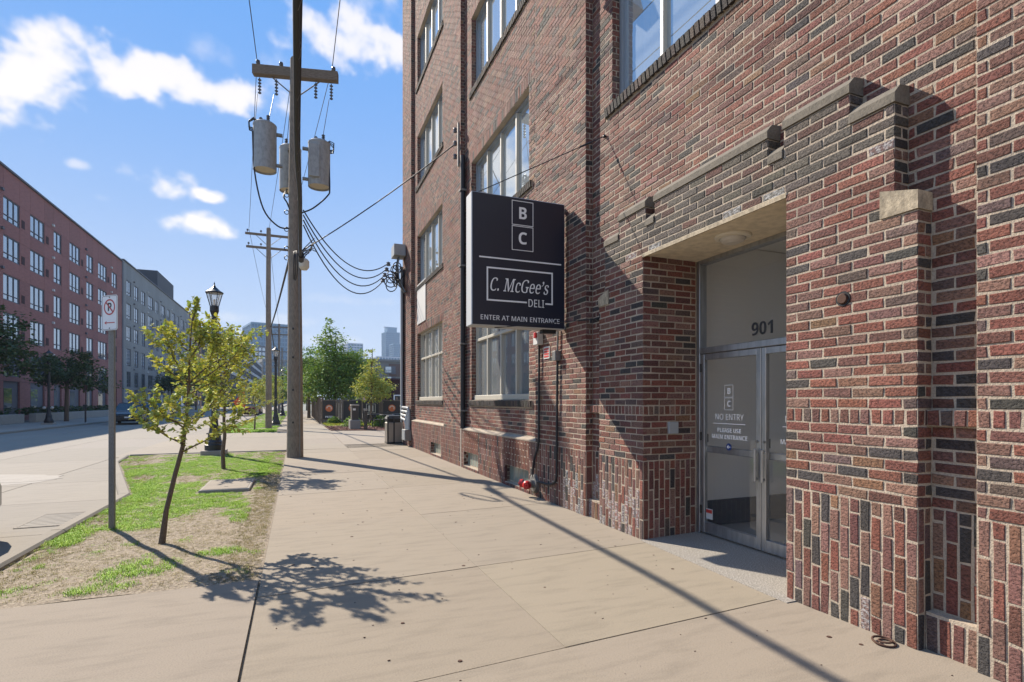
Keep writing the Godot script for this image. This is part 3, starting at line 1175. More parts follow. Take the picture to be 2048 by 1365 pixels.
		if n == 0:
			body(wall, XM - 0.043, XM + 0.02, 1.781, 2.06, 1.335, 1.427)
			body(wall, XM - 0.043, XM + 0.02, 5.682, 6.048, 1.335, 1.427)
		stretchers(facade(XM), b[0], b[1], 1.432, snap(16.9), skip, "", 2.2 if n == 0 else -99.0)
		for k in holes.size():
			var w: Array = holes[k]
			uprights(facade(XM - 0.002), lintels[k][0], lintels[k][1], lintels[k][2], lintels[k][3], [], "", -99.0, 0.21)
			cheek_bricks(w[1], XM, XM + 0.1, w[2], w[3])
			var low: bool = w[2] < 4.0
			window(w, 4, 2.8 if low else 0.0, "cream_paint" if low else "steel_frame", n, k)
	# the portal
	var pier := [[2.061, 2.988, 0.0, 2.622], [2.194, 2.988, 2.622, 3.042], [4.787, 5.68, 0.0, 2.622], [4.787, 5.546, 2.622, 3.042], [2.194, 5.546, 3.042, 3.322], [2.484, 3.01, 3.322, 3.532], [3.154, 4.59, 3.322, 3.532], [4.74, 5.256, 3.322, 3.532]]
	for p in pier:
		body(wall, X0 + h, XM + 0.02, p[0] + h, p[1] - h, p[2], p[3])
		var solo := 3.0 if p[1] < 3.2 and p[2] < 3.0 else -99.0
		var zone := "hood" if p[2] > 3.0 else ""
		if p[2] < 0.5:
			uprights(facade(X0), p[0], p[1], 0.0, 0.84, [], "", solo)
			stretchers(facade(X0), p[0], p[1], 0.84, 1.33, [], "", solo)
			uprights(facade(X0), p[0], p[1], 1.33, 1.432, [], "", solo, 0.102, "header_brick")
			stretchers(facade(X0), p[0], p[1], 1.432, 2.622, [], "", solo)
			cheek_bricks(p[0], X0, XM - 0.001 if p[0] < 4.0 else 4.12, 0.84, 1.33)
			cheek_bricks(p[0], X0, XM - 0.001 if p[0] < 4.0 else 4.12, 1.432, 2.622)
			uprights(cheek(p[0]), X0 + 0.005, XM - 0.001 if p[0] < 4.0 else 4.12, 1.33, 1.432, [], "", -99.0, 0.102)
			uprights(cheek(p[0]), X0 + 0.005, XM - 0.001 if p[0] < 4.0 else 4.12, 0.0, 0.84)
		else:
			stretchers(facade(X0), p[0], p[1], p[2], p[3], [], zone, solo)
			cheek_bricks(p[0], X0, XM - 0.001 if p[0] != 4.787 else 4.12, p[2], p[3], zone)
	# stone: copings, kneelers, bottoms of the notches
	for c in [[2.484, 3.01, 3.532], [3.154, 4.59, 3.532], [4.74, 5.256, 3.532], [2.190, 2.482, 3.322], [5.258, 5.55, 3.322], [3.012, 3.152, 3.322], [4.592, 4.738, 3.322]]:
		var g := Geo.new()
		var y: float = c[2]
		var a: float = -c[0] + 0.004
		var b: float = -c[1] - 0.004
		if c[1] - c[0] < 0.2:
			a = -c[0] - 0.003
			b = -c[1] + 0.003
		var f := X0 - 0.012
		g.hull([Vector3(f, y + 0.003, a), Vector3(XM + 0.003, y + 0.003, a), Vector3(XM + 0.003, y + 0.003, b), Vector3(f, y + 0.003, b),
			Vector3(f, y + 0.06, a), Vector3(XM + 0.003, y + 0.06, a), Vector3(XM + 0.003, y + 0.06, b), Vector3(f, y + 0.06, b)])
		g.hull([Vector3(f, y + 0.06, a), Vector3(XM + 0.003, y + 0.06, a), Vector3(XM + 0.003, y + 0.06, b), Vector3(f, y + 0.06, b),
			Vector3(f + 0.05, y + 0.115, a), Vector3(XM + 0.003, y + 0.125, a), Vector3(XM + 0.003, y + 0.125, b), Vector3(f + 0.05, y + 0.115, b)])
		put(g, "coping_stone", M.weathered_stone, building)
	for side in [1.0, -1.0]:
		var g := Geo.new()
		var s_out := 2.055 if side > 0 else 5.686
		var s_in := 2.28 if side > 0 else 5.46
		var f := X0 - 0.01
		g.hull([Vector3(f, 2.625, -s_out), Vector3(XM + 0.003, 2.625, -s_out), Vector3(XM + 0.003, 2.625, -s_in), Vector3(f, 2.625, -s_in),
			Vector3(f, 2.735, -s_out), Vector3(XM + 0.003, 2.735, -s_out), Vector3(XM + 0.003, 2.80, -s_in), Vector3(f, 2.80, -s_in)])
		put(g, "kneeler_stone", M.limestone, building)
	put(wall, "wall", M.mortar, building)
	put(brick_stuff, "brickwork", M.brick, building).set_meta("kind", "stuff")
	var lime := put(limed_bricks, "limed_brickwork", M.limed_brick, building)
	lime.set_meta("kind", "stuff")
	lime.set_meta("label", "bricks with white lime bloom at the foot of the wall")
	# shell: far end, back, roof, floors and party walls inside
	var shell := Geo.new()
	shell.box(Vector3(XM + 0.31, 0.0, -18.88), Vector3(15.0, 17.2, -18.6))
	shell.box(Vector3(14.7, 0.0, 3.9), Vector3(15.0, 17.2, -18.59))
	shell.box(Vector3(XM + 0.31, 0.0, 3.9), Vector3(14.69, 17.2, 3.6))
	shell.box(Vector3(XP - 0.03, 17.21, 3.9), Vector3(15.0, 17.5, -18.93))
	put(shell, "shell", M.mortar, building)
	var inner := Geo.new()
	for y in [0.02, 4.2, 7.4, 10.5, 13.7]:
		inner.box(Vector3(XM + 0.31, y, 3.5), Vector3(14.6, y + 0.25, -18.5)) if y > 1.0 else inner.box(Vector3(XM + 0.7, 0.0, -5.2), Vector3(14.6, 0.05, -18.5))
	inner.box(Vector3(7.6, 0.3, 3.5), Vector3(7.8, 17.1, -18.5))
	for s in [5.25, 12.5]:
		inner.box(Vector3(XM + 0.32, 0.26, -s), Vector3(7.59, 17.1, -s - 0.15))
	put(inner, "inner_wall", M.inner_plaster, building)
	print("single bricks ", bricks_single, " brickwork vertices ", brick_stuff.v.size())


func cellar_window(c: Array) -> void:
	var w := part("cellar_window", building)
	var n := 5
	var d: float = (c[1] - c[0]) / n
	for k in n:
		var g := Geo.new()
		g.bevel_box(Vector3(XP + 0.1, c[2] + 0.015, -c[0] - d * (k + 1) + 0.006), Vector3(XP + 0.16, c[3] - 0.02, -c[0] - d * k - 0.006), 0.012)
		put(g, "glass_block", M.glass_block, w)
	var g2 := Geo.new()
	g2.box(Vector3(XP + 0.13, c[2] - 0.01, -c[0] + 0.01), Vector3(XM + 0.2, c[3] + 0.01, -c[1] - 0.01))
	put(g2, "mortar_bed", M.mortar, w)
	var was := brick_stuff
	brick_stuff = Geo.new()
	cheek_bricks(c[1], XP, XP + 0.125, c[2] + 0.02, c[3] - 0.01)
	uprights(Transform3D(facade(XP - 0.012).basis, Vector3(XP - 0.012, 0, 0)), c[0] - 0.03, c[1] + 0.03, 0.0, 0.055, [], "", -99.0, 0.056)
	var sill := brick_stuff
	brick_stuff = was
	put(sill, "sill", M.brick, w)


func window(w: Array, lights: int, transom: float, paint: String, bay: int, storey: int) -> void:
	var o := part("window", building)
	var xf := XM + 0.10
	var g := Geo.new()
	var t := 0.055
	var y0: float = w[2] + 0.004
	var y1: float = w[3] - 0.004
	var a: float = -w[0] - 0.004
	var b: float = -w[1] + 0.004
	g.box(Vector3(xf, y0, a), Vector3(xf + 0.11, y0 + t, b))
	g.box(Vector3(xf, y1 - t, a), Vector3(xf + 0.11, y1, b))
	g.box(Vector3(xf, y0 + t, a), Vector3(xf + 0.11, y1 - t, a - t))
	g.box(Vector3(xf, y0 + t, b), Vector3(xf + 0.11, y1 - t, b + t))
	g.box(Vector3(xf + 0.03, y0 + t, b + t), Vector3(xf + 0.1, y1 - t, b + t + 0.03))
	put(g, "frame", M[paint], o)
	var bright: String = "cream_paint"
	var step: float = (w[1] - w[0]) / lights
	for k in range(1, lights):
		g = Geo.new()
		var z: float = -w[0] - step * k
		g.bevel_box(Vector3(xf - 0.01, y0 + t, z - 0.028), Vector3(xf + 0.09, y1 - t, z + 0.028), 0.006)
		put(g, "mullion", M[bright], o)
	if transom > 0.0:
		g = Geo.new()
		g.bevel_box(Vector3(xf - 0.008, transom - 0.03, b + t), Vector3(xf + 0.08, transom + 0.03, a - t), 0.006)
		put(g, "transom_bar", M[bright], o)
		g = Geo.new()
		g.bevel_box(Vector3(xf - 0.05, y0, b + 0.002), Vector3(xf - 0.002, y0 + 0.1, a - 0.002), 0.006)
		put(g, "sill_board", M[bright], o)
	for k in lights:
		g = Geo.new()
		var z0: float = -w[0] - step * k - 0.03
		var z1: float = -w[0] - step * (k + 1) + 0.03
		var x := xf + 0.045 + rng.randf_range(-0.002, 0.002)
		g.quad(Vector3(x, y0 + t, z0), Vector3(x + rng.randf_range(-0.002, 0.002), y0 + t, z1), Vector3(x, y1 - t, z1), Vector3(x, y1 - t, z0), Vector3(-1, 0, 0))
		put(g, "pane", M.pane if transom > 0.0 else M.coated_pane, o)
	# blinds let down to different heights
	for k in lights:
		var drop := 0.0
		if storey > 0:
			drop = [0.0, 0.35, 0.0, 0.6, 0.0, 0.0, 1.0, 0.0][(k + storey * 3 + bay * 2) % 8]
		elif bay == 2:
			drop = 1.0
		if drop > 0.0:
			g = Geo.new()
			var z0: float = -w[0] - step * k - 0.04
			var z1: float = -w[0] - step * (k + 1) + 0.04
			var low := lerpf(y1 - t, y0 + t, drop)
			var n := int((y1 - t - low) / 0.05)
			for q in n:
				var y := y1 - t - q * 0.05
				g.quad(Vector3(xf + 0.14, y, z0), Vector3(xf + 0.14, y, z1), Vector3(xf + 0.155, y - 0.052, z1), Vector3(xf + 0.155, y - 0.052, z0), Vector3(-1, 0.3, 0))
			put(g, "blind", M.blind, o)
	# sill of bricks on edge, tipped outwards
	var was := brick_stuff
	brick_stuff = Geo.new()
	var fr := Transform3D(Basis(Vector3(0, 0, -1), Vector3(-0.15, 0.99, 0), Vector3(-0.99, -0.15, 0)), Vector3(XM - 0.035 + 0.0, w[2] - 0.118, 0))
	var n2 := int((w[1] - w[0] + 0.3) / COURSE)
	for k in n2:
		var l: float = w[0] - 0.15 + k * COURSE
		lay(fr, l + 0.006, l + COURSE - 0.006, 0.0, 0.105, clay("sill", l, 3.0), true, "", 0.15)
	var sill := brick_stuff
	brick_stuff = was
	put(sill, "sill", M.brick, o)
	var bed := Geo.new()
	bed.box(Vector3(XM - 0.02, w[2] - 0.112, -w[0] + 0.148), Vector3(XM + 0.11, w[2] - 0.012, -w[1] - 0.148))
	put(bed, "sill_bed", M.mortar, o)


# ---------------------------------------------------------------- entrance
func entrance() -> void:
	var xd := 4.13
	var g := Geo.new()
	g.box(Vector3(X0 - 0.004, 3.03, -2.98), Vector3(xd + 0.12, 3.05, -4.795))
	put(g, "soffit", M.soffit, building)
	g = Geo.new()
	g.box(Vector3(X0 - 0.006, 3.012, -2.984), Vector3(X0 + 0.012, 3.046, -4.79))
	put(g, "soffit_edge", M.limestone, building)
	g = Geo.new()   # floor of the recess, a hand above the pavement at the doors
	g.hull([Vector3(X0 - 0.09, -0.02, -2.9), Vector3(xd + 0.1, -0.02, -2.9), Vector3(xd + 0.1, -0.02, -4.80), Vector3(X0 - 0.03, -0.02, -4.80),
		Vector3(X0 - 0.09, 0.006, -2.9), Vector3(xd + 0.1, 0.03, -2.9), Vector3(xd + 0.1, 0.03, -4.80), Vector3(X0 - 0.03, 0.006, -4.80)])
	put(g, "threshold", M.terrazzo, building)
	g = Geo.new()   # inner cheek of the recess on the near side
	g.box(Vector3(XM + 0.305, 0.0, -2.7), Vector3(xd + 0.1, 3.03, -2.975))
	put(g, "recess_wall", M.mortar, building)
	g = Geo.new()
	g.box(Vector3(XM + 0.302, 0.0, -4.7915), Vector3(xd + 0.1, 3.03, -5.1))
	put(g, "recess_wall", M.mortar, building)
	# lobby behind the glass
	g = Geo.new()
	g.box(Vector3(xd + 0.15, 0.02, -2.6), Vector3(7.0, 0.04, -5.05))
	put(g, "lobby_floor", M.inner_plaster, building)
	g = Geo.new()
	g.box(Vector3(xd + 0.11, 0.04, -4.9), Vector3(7.0, 3.3, -5.05))
	g.box(Vector3(5.9, 0.04, -3.2), Vector3(6.0, 3.3, -4.89))
	g.box(Vector3(xd + 0.11, 0.04, -2.6), Vector3(7.0, 3.3, -2.75))
	g.box(Vector3(xd + 0.11, 3.31, -2.6), Vector3(7.0, 3.4, -5.05))
	put(g, "lobby_wall", M.inner_wall, building)
	g = Geo.new()
	g.box(Vector3(xd + 0.12, 0.045, -4.885), Vector3(5.89, 0.34, -4.895))
	g.box(Vector3(5.885, 0.045, -3.2), Vector3(5.895, 0.34, -4.88))
	put(g, "skirting_board", M.navy_skirting, building)
	# frame
	var s0 := 2.992
	var s1 := 4.783
	var mid := 3.9
	var fr := Geo.new()
	fr.bevel_box(Vector3(xd, 0.03, -s1), Vector3(xd + 0.1, 3.03, -s1 + 0.05), 0.004)
	fr.bevel_box(Vector3(xd, 0.03, -s0 - 0.05), Vector3(xd + 0.1, 3.03, -s0), 0.004)
	fr.bevel_box(Vector3(xd, 2.985, -s1 + 0.051), Vector3(xd + 0.1, 3.029, -s0 - 0.051), 0.004)
	fr.bevel_box(Vector3(xd - 0.004, 2.0, -s1 + 0.051), Vector3(xd + 0.1, 2.065, -s0 - 0.051), 0.004)
	put(fr, "door_frame", M.aluminium, building)
	g = Geo.new()
	g.quad(Vector3(xd + 0.05, 2.066, -s1 + 0.051), Vector3(xd + 0.05, 2.066, -s0 - 0.051), Vector3(xd + 0.05, 2.984, -s0 - 0.051), Vector3(xd + 0.05, 2.984, -s1 + 0.051), Vector3(-1, 0, 0))
	var light := put(g, "transom_window", M.door_pane, building)
	var face := Basis(Vector3(0, 0, 1), Vector3.UP, Vector3(-1, 0, 0))
	text("901", false, true, 0.125, M.black_paint, building, "house_number", Transform3D(face, Vector3(xd + 0.042, 2.185, -3.905)))
	for d in [[s1 - 0.053, mid + 0.003, 1.0], [mid - 0.003, s0 + 0.053, -1.0]]:
		var a: float = -d[0]
		var b: float = -d[1]
		var door := part("door", building)
		var f := Geo.new()
		f.bevel_box(Vector3(xd + 0.01, 0.045, a), Vector3(xd + 0.06, 1.995, a + 0.055), 0.004)
		f.bevel_box(Vector3(xd + 0.01, 0.045, b - 0.055), Vector3(xd + 0.06, 1.995, b), 0.004)
		f.bevel_box(Vector3(xd + 0.011, 0.045, a + 0.0555), Vector3(xd + 0.059, 0.16, b - 0.0555), 0.004)
		f.bevel_box(Vector3(xd + 0.011, 1.93, a + 0.0555), Vector3(xd + 0.059, 1.994, b - 0.0555), 0.004)
		put(f, "leaf_frame", M.aluminium, door)
		var p := Geo.new()
		p.quad(Vector3(xd + 0.04, 0.16, a + 0.055), Vector3(xd + 0.04, 0.16, b - 0.055), Vector3(xd + 0.04, 1.93, b - 0.055), Vector3(xd + 0.04, 1.93, a + 0.055), Vector3(-1, 0, 0))
		put(p, "pane", M.door_pane, door)
		var bar := Geo.new()
		bar.bevel_box(Vector3(xd + 0.062, 0.92, a + 0.03), Vector3(xd + 0.11, 0.99, b - 0.03), 0.008)
		put(bar, "push_bar", M.aluminium, door)
		var pull := Geo.new()
		var ph: float = b - 0.04 if d[2] > 0 else a + 0.04
		pull.bevel_box(Vector3(xd - 0.035, 0.7, ph - 0.014), Vector3(xd - 0.012, 1.02, ph + 0.014), 0.006)
		pull.box(Vector3(xd - 0.012, 0.72, ph - 0.008), Vector3(xd + 0.012, 0.74, ph + 0.008))
		pull.box(Vector3(xd - 0.012, 0.98, ph - 0.008), Vector3(xd + 0.012, 1.0, ph + 0.008))
		put(pull, "handle", M.aluminium, door)
		var lock := Geo.new()
		lock.tube([Vector3(xd + 0.0, 1.09, ph), Vector3(xd + 0.012, 1.09, ph)], [0.014, 0.014], 12)
		put(lock, "lock", M.galvanised, door)
		var hinge := Geo.new()
		var hz: float = a + 0.01 if d[2] > 0 else b - 0.01
		for y in [0.25, 1.05, 1.8]:
			hinge.rod(Vector3(xd + 0.004, y, hz), Vector3(xd + 0.004, y + 0.09, hz), 0.011)
		put(hinge, "hinge", M.hinge_black, door)
		var plate := Geo.new()
		plate.box(Vector3(xd + 0.062, 1.03, a + 0.02), Vector3(xd + 0.075, 1.12, a + 0.05))
		put(plate, "latch_plate", M.hinge_black, door)
		# print on the glass
		var c: float = (a + b) * 0.5 - 0.02 * d[2]
		var at := func(y: float, z := 0.0) -> Transform3D: return Transform3D(face, Vector3(xd + 0.034, y, c + z))
		text("B", false, true, 0.062, M.sign_white, door, "lettering", at.call(1.585))
		text("C", false, true, 0.062, M.sign_white, door, "lettering", at.call(1.452))
		outline(0.12, 0.128, 0.004, M.sign_white, door, "letter_box", at.call(1.585))
		outline(0.12, 0.128, 0.004, M.sign_white, door, "letter_box", at.call(1.452))
		text("NO ENTRY", false, false, 0.062, M.sign_white, door, "lettering", at.call(1.315))
		var rule := Geo.new()
		rule.box(Vector3(-0.22, -0.004, 0), Vector3(0.22, 0.004, 0.003))
		put(rule, "rule", M.sign_white, door).transform = at.call(1.245)
		text("PLEASE USE", false, true, 0.044, M.sign_white, door, "lettering", at.call(1.175))
		text("MAIN ENTRANCE", false, true, 0.044, M.sign_white, door, "lettering", at.call(1.105))
		var disc := Geo.new()
		disc.tube([Vector3.ZERO, Vector3(0, 0, 0.003)], [0.037, 0.037], 28)
		put(disc, "round_sticker", M.sticker_blue, door).transform = at.call(1.005)
		var arrow := Geo.new()
		arrow.prism(PackedVector2Array([Vector2(-0.024, 0), Vector2(-0.004, 0.019), Vector2(0.002, 0.013), Vector2(-0.008, 0.004), Vector2(0.024, 0.004), Vector2(0.024, -0.004), Vector2(-0.008, -0.004), Vector2(0.002, -0.013), Vector2(-0.004, -0.019)]), Transform3D(), 0.002)
		put(arrow, "arrow", M.sign_white, door).transform = at.call(1.005).translated(Vector3(-0.004, 0, 0))
		if d[2] > 0:
			var note := Geo.new()
			note.box(Vector3(xd + 0.03, 0.2, a + 0.065), Vector3(xd + 0.033, 0.31, a + 0.16))
			put(note, "notice_sticker", M.white_paint, door)
			var band := Geo.new()
			band.box(Vector3(xd + 0.026, 0.265, a + 0.07), Vector3(xd + 0.029, 0.302, a + 0.155))
			put(band, "sticker_band", M.notice_red, door)
	light.set_meta("label", "glass over the doors with the number 901")

	var lamp := thing("ceiling_lamp", "round flush lamp on the soffit above the glass doors", "lamp", Vector3(3.79, 3.029, -3.9))
	g = Geo.new()
	g.lathe(Vector3.ZERO, [[0.12, -0.028], [0.158, -0.022], [0.165, -0.008], [0.165, 0.0]], 32)
	put(g, "rim", M.lamp_rim, lamp)
	g = Geo.new()
	g.lathe(Vector3.ZERO, [[0.0, -0.075], [0.06, -0.072], [0.1, -0.055], [0.115, -0.03], [0.115, -0.02]], 32)
	put(g, "diffuser", M.lamp_opal, lamp)


func wall_things() -> void:
	# round tie bolt in the near pier
	var t := thing("tie_bolt", "rusty round wall tie bolt set in the brick pier beside the doors", "bolt", Vector3(X0, 2.17, -2.53))
	var g := Geo.new()
	g.tube([Vector3(0.02, 0, 0), Vector3(-0.004, 0, 0)], [0.052, 0.05], 20)
	put(g, "washer", M.hinge_black, t)
	g = Geo.new()
	g.tube([Vector3(0.0, 0, 0), Vector3(-0.010, 0.0, 0), Vector3(-0.014, 0, 0)], [0.037, 0.037, 0.03], 18)
	put(g, "bolt_head", M.rust, t)
	# blank box on the cheek of the recess
	g = Geo.new()
	g.bevel_box(Vector3(-0.065, -0.065, 0), Vector3(0.065, 0.065, 0.03), 0.006)
	tag(put(g, "electrical_box", M.grey_paint, null, Vector3(3.80, 1.19, -4.785)), "grey blank electrical box on the brick cheek of the doorway", "electrical box")
	# fire hose connection with two red caps
	t = thing("hose_connection", "fire hose connection with two red caps at the foot of the brick wall", "hose connection", Vector3(XP, 0.2, -7.62))
	g = Geo.new()
	g.tube([Vector3(0.0, 0, 0), Vector3(-0.03, 0, 0), Vector3(-0.04, 0, 0)], [0.15, 0.15, 0.12], 24)
	put(g, "wall_plate", M.galvanised, t)
	g = Geo.new()
	g.tube([Vector3(-0.02, 0, 0), Vector3(-0.1, 0, 0)], [0.07, 0.065], 16)
	for s in [-1.0, 1.0]:
		g.tube([Vector3(-0.07, 0, 0), Vector3(-0.17, 0.0, 0.085 * s)], [0.05, 0.05], 16)
	put(g, "outlet", M.galvanised, t)
	for s in [-1.0, 1.0]:
		g = Geo.new()
		var d := Vector3(-0.1, 0.0, 0.085 * s).normalized()
		var p := Vector3(-0.17, 0.0, 0.085 * s)
		g.tube([p, p + d * 0.045, p + d * 0.055], [0.066, 0.066, 0.045], 18)
		g.rod(p + d * 0.055, p + d * 0.08, 0.014, 6)
		put(g, "cap", M.red_paint, t)
	# thin black pipes that come down to it
	g = Geo.new()
	var q := [Vector3(XP - 0.03, 2.38, -7.41), Vector3(XP - 0.03, 0.92, -7.43), Vector3(XP - 0.03, 0.78, -7.46), Vector3(XP - 0.03, 0.62, -7.58), Vector3(XP - 0.03, 0.46, -7.64), Vector3(XP - 0.03, 0.3, -7.65)]
	g.tube(q, [0.017, 0.017, 0.017, 0.017, 0.017, 0.017], 8)
	tag(put(g, "conduit", M.black_rubber), "thin black pipe from the alarm bell down to the hose connection", "pipe")
	g = Geo.new()
	q = [Vector3(XP - 0.03, 2.06, -6.8), Vector3(XP - 0.03, 0.42, -6.83), Vector3(XP - 0.03, 0.34, -6.86), Vector3(XP - 0.03, 0.29, -6.95), Vector3(XP - 0.03, 0.26, -7.1), Vector3(XP - 0.03, 0.25, -7.48)]
	g.tube(q, [0.017, 0.017, 0.017, 0.017, 0.017, 0.017], 8)
	tag(put(g, "conduit", M.black_rubber), "thin black pipe bending along the wall from the small grey box", "pipe")
	# alarm, box and notice
	t = thing("fire_alarm", "white fire alarm sounder with a red front above a red notice", "alarm", Vector3(XP, 2.43, -7.41))
	g = Geo.new()
	g.bevel_box(Vector3(-0.1, -0.1, -0.08), Vector3(0, 0.09, 0.08), 0.008)
	put(g, "casing", M.white_paint, t)
	g = Geo.new()
	g.bevel_box(Vector3(-0.13, 0.0, 0.0), Vector3(-0.1, 0.085, 0.075), 0.006)
	put(g, "beacon", M.red_paint, t)
	t = thing("notice_plate", "small white notice with red print on the brick pilaster", "sign", Vector3(XP - 0.004, 2.2, -7.2))
	g = Geo.new()
	g.box(Vector3(-0.006, -0.09, -0.1), Vector3(0, 0.09, 0.1))
	put(g, "plate", M.white_paint, t)
	g = Geo.new()
	for k in 4:
		g.box(Vector3(-0.009, -0.07 + k * 0.037, -0.08), Vector3(-0.006, -0.045 + k * 0.037, 0.08))
	put(g, "red_print", M.notice_red, t)
	g = Geo.new()
	g.bevel_box(Vector3(-0.09, -0.07, -0.05), Vector3(0, 0.07, 0.05), 0.006)
	tag(put(g, "junction_box", M.galvanised, null, Vector3(XP, 2.12, -6.8)), "small grey junction box on the pilaster under the hanging sign", "electrical box")
	g = Geo.new()
	g.rod(Vector3(XP - 0.03, 2.19, -6.8), Vector3(XP - 0.03, 2.5, -6.78), 0.014)
	tag(put(g, "conduit", M.galvanised), "short grey conduit from the hanging sign to the small grey box", "pipe")
	# black downpipe in the corner of the second pilaster
	t = thing("downpipe", "black downpipe with brackets in the corner beside the large windows", "pipe", Vector3(XM - 0.08, 0, -11.62))
	g = Geo.new()
	g.tube([Vector3(0, 0.87, 0), Vector3(0, 7.0, 0)], [0.055, 0.055], 12)
	put(g, "pipe", M.black_rubber, t)
	for y in [1.25, 2.75, 4.5, 6.2]:
		g = Geo.new()
		g.box(Vector3(-0.075, y, -0.08), Vector3(0.075, y + 0.035, 0.075))
		put(g, "bracket", M.galvanised, t)
	g = Geo.new()
	g.box(Vector3(-0.02, 0.855, -0.012), Vector3(0.0, 0.0, 0.012))
	# rack of insulators where the service wire meets the wall
	t = thing("insulator_rack", "rack of dark insulators on the pilaster where the long wire ends", "insulator rack", Vector3(XP, 7.35, -11.86))
	g = Geo.new()
	g.box(Vector3(-0.03, -0.5, -0.02), Vector3(0.0, 0.5, 0.02))
	put(g, "bracket", M.galvanised, t)
	for k in 3:
		g = Geo.new()
		g.lathe(Vector3(-0.09, -0.34 + k * 0.3, 0), [[0.0, 0.0], [0.04, 0.005], [0.045, 0.03], [0.028, 0.05], [0.045, 0.07], [0.04, 0.1], [0.0, 0.105]], 12)
		put(g, "insulator", M.porcelain, t)
	# bank of conduits at the far corner
	for k in 4:
		g = Geo.new()
		var z := -18.82 + k * 0.085
		var x := XP - 0.05 - k * 0.012
		var low := 1.28 - k * 0.13
		var bend := smooth([Vector3(x, 6.1, z), Vector3(x, low + 0.25, z), Vector3(x - 0.01, low + 0.1, z + 0.02), Vector3(x - 0.02, low, z + 0.15), Vector3(x - 0.02, low - 0.02, -18.0 + 0.11 * (3 - k)), Vector3(x - 0.02, low - 0.06, -17.86 + 0.11 * (3 - k)), Vector3(x, low - 0.2, -17.8 + 0.11 * (3 - k)), Vector3(x, 0.5, -17.8 + 0.11 * (3 - k))], 4)
		g.tube(bend, same(bend, 0.045), 10)
		tag(put(g, "electrical_conduit", M.grey_paint), "fat grey electrical conduit bending round the far corner of the brick wall", "pipe", "conduits at the corner of the brick building")
	t = thing("meter_box", "grey switch box at the foot of the bent conduits", "electrical box", Vector3(XP, 0.2, -17.62))
	g = Geo.new()
	g.bevel_box(Vector3(-0.2, 0.0, -0.26), Vector3(0.0, 0.36, 0.26), 0.01)
	put(g, "casing", M.galvanised, t)
	for k in 3:
		g = Geo.new()
		g.box(Vector3(-0.215, 0.02, -0.24 + k * 0.165), Vector3(-0.2, 0.34, -0.1 + k * 0.165))
		put(g, "cover", M.grey_paint, t)
	# service head: box and a bush of looped cables
	t = thing("cable_service_box", "weathered grey box with a tangle of looped black cables under it", "service head", Vector3(XP - 0.15, 6.0, -18.5))
	g = Geo.new()
	g.bevel_box(Vector3(-0.26, 0.4, -0.3), Vector3(0.13, 0.78, 0.3), 0.01)
	put(g, "casing", M.grey_paint, t)
	var rr := RandomNumberGenerator.new()
	rr.seed = 12
	for k in 12:
		g = Geo.new()
		var b := Basis(Vector3.UP, rr.randf() * PI) * Basis(Vector3.RIGHT, rr.randf_range(-0.5, 0.5))
		g.torus(Vector3(rr.randf_range(-0.35, -0.05), rr.randf_range(-0.55, 0.1), rr.randf_range(-0.2, 0.25)), b, rr.randf_range(0.13, 0.26), 0.018, 16, 5)
		put(g, "cable_loop", M.black_rubber, t)
	for k in 7:
		g = Geo.new()
		var z := -0.22 + k * 0.07
		g.tube([Vector3(-0.05, 0.42, z), Vector3(-0.12, 0.1, z), Vector3(-0.06, -0.4, z * 0.6), Vector3(0.1, -0.85, z * 0.5 + 0.3)], [0.022, 0.022, 0.022, 0.018], 6)
		put(g, "cable_tail", M.black_rubber if k % 3 else M.galvanised, t)
	for k in 4:
		g = Geo.new()
		g.lathe(Vector3(-0.42 - 0.06 * k, 0.05 - k * 0.19, 0.1), [[0.0, 0.0], [0.07, 0.01], [0.075, 0.05], [0.05, 0.08], [0.075, 0.11], [0.0, 0.15]], 10)
		put(g, "insulator", M.porcelain, t)
	# white panel between the windows
	t = thing("wall_panel", "plain white panel fixed to the brick above the blinds-filled ground window", "sign", Vector3(XM - 0.012, 4.5, -16.2))
	g = Geo.new()
	g.box(Vector3(-0.012, -0.62, -0.62), Vector3(0.0, 0.62, 0.55))
	put(g, "panel", M.white_paint, t)
	t = thing("flood_light", "pale flood light on a bracket high on the pilaster beside the large window", "lamp", Vector3(XP, 6.78, -6.12))
	g = Geo.new()
	g.rod(Vector3(0, 0, 0), Vector3(-0.22, 0.05, 0), 0.02)
	put(g, "bracket", M.grey_paint, t)
	g = Geo.new()
	g.hull([Vector3(-0.36, -0.08, -0.12), Vector3(-0.14, 0.0, -0.12), Vector3(-0.14, 0.0, 0.12), Vector3(-0.36, -0.08, 0.12), Vector3(-0.32, 0.1, -0.09), Vector3(-0.16, 0.12, -0.09), Vector3(-0.16, 0.12, 0.09), Vector3(-0.32, 0.1, 0.09)])
	put(g, "housing", M.white_paint, t)
	# litter and a bent lid at the foot of the near pier
	g = Geo.new()
	g.torus(Vector3.ZERO, Basis(Vector3.RIGHT, PI / 2 + 0.12), 0.06, 0.007, 22, 6)
	g.torus(Vector3(0.006, 0.004, 0.004), Basis(Vector3.RIGHT, PI / 2 - 0.1), 0.035, 0.006, 18, 6)
	tag(put(g, "metal_ring", M.rust, null, Vector3(3.33, 0.012, -2.2)), "small rusty ring lying on the pavement against the brick pier", "ring")
	g = Geo.new()
	var r2 := RandomNumberGenerator.new()
	r2.seed = 4
	for k in 220:
		var p := Vector3(r2.randf_range(-0.25, 3.3), 0.002, r2.randf_range(-12.0, -1.2))
		var s := r2.randf_range(0.0015, 0.006)
		g.ball(p, Vector3(s * r2.randf_range(0.8, 2.2), s * 0.5, s), 4, 5)
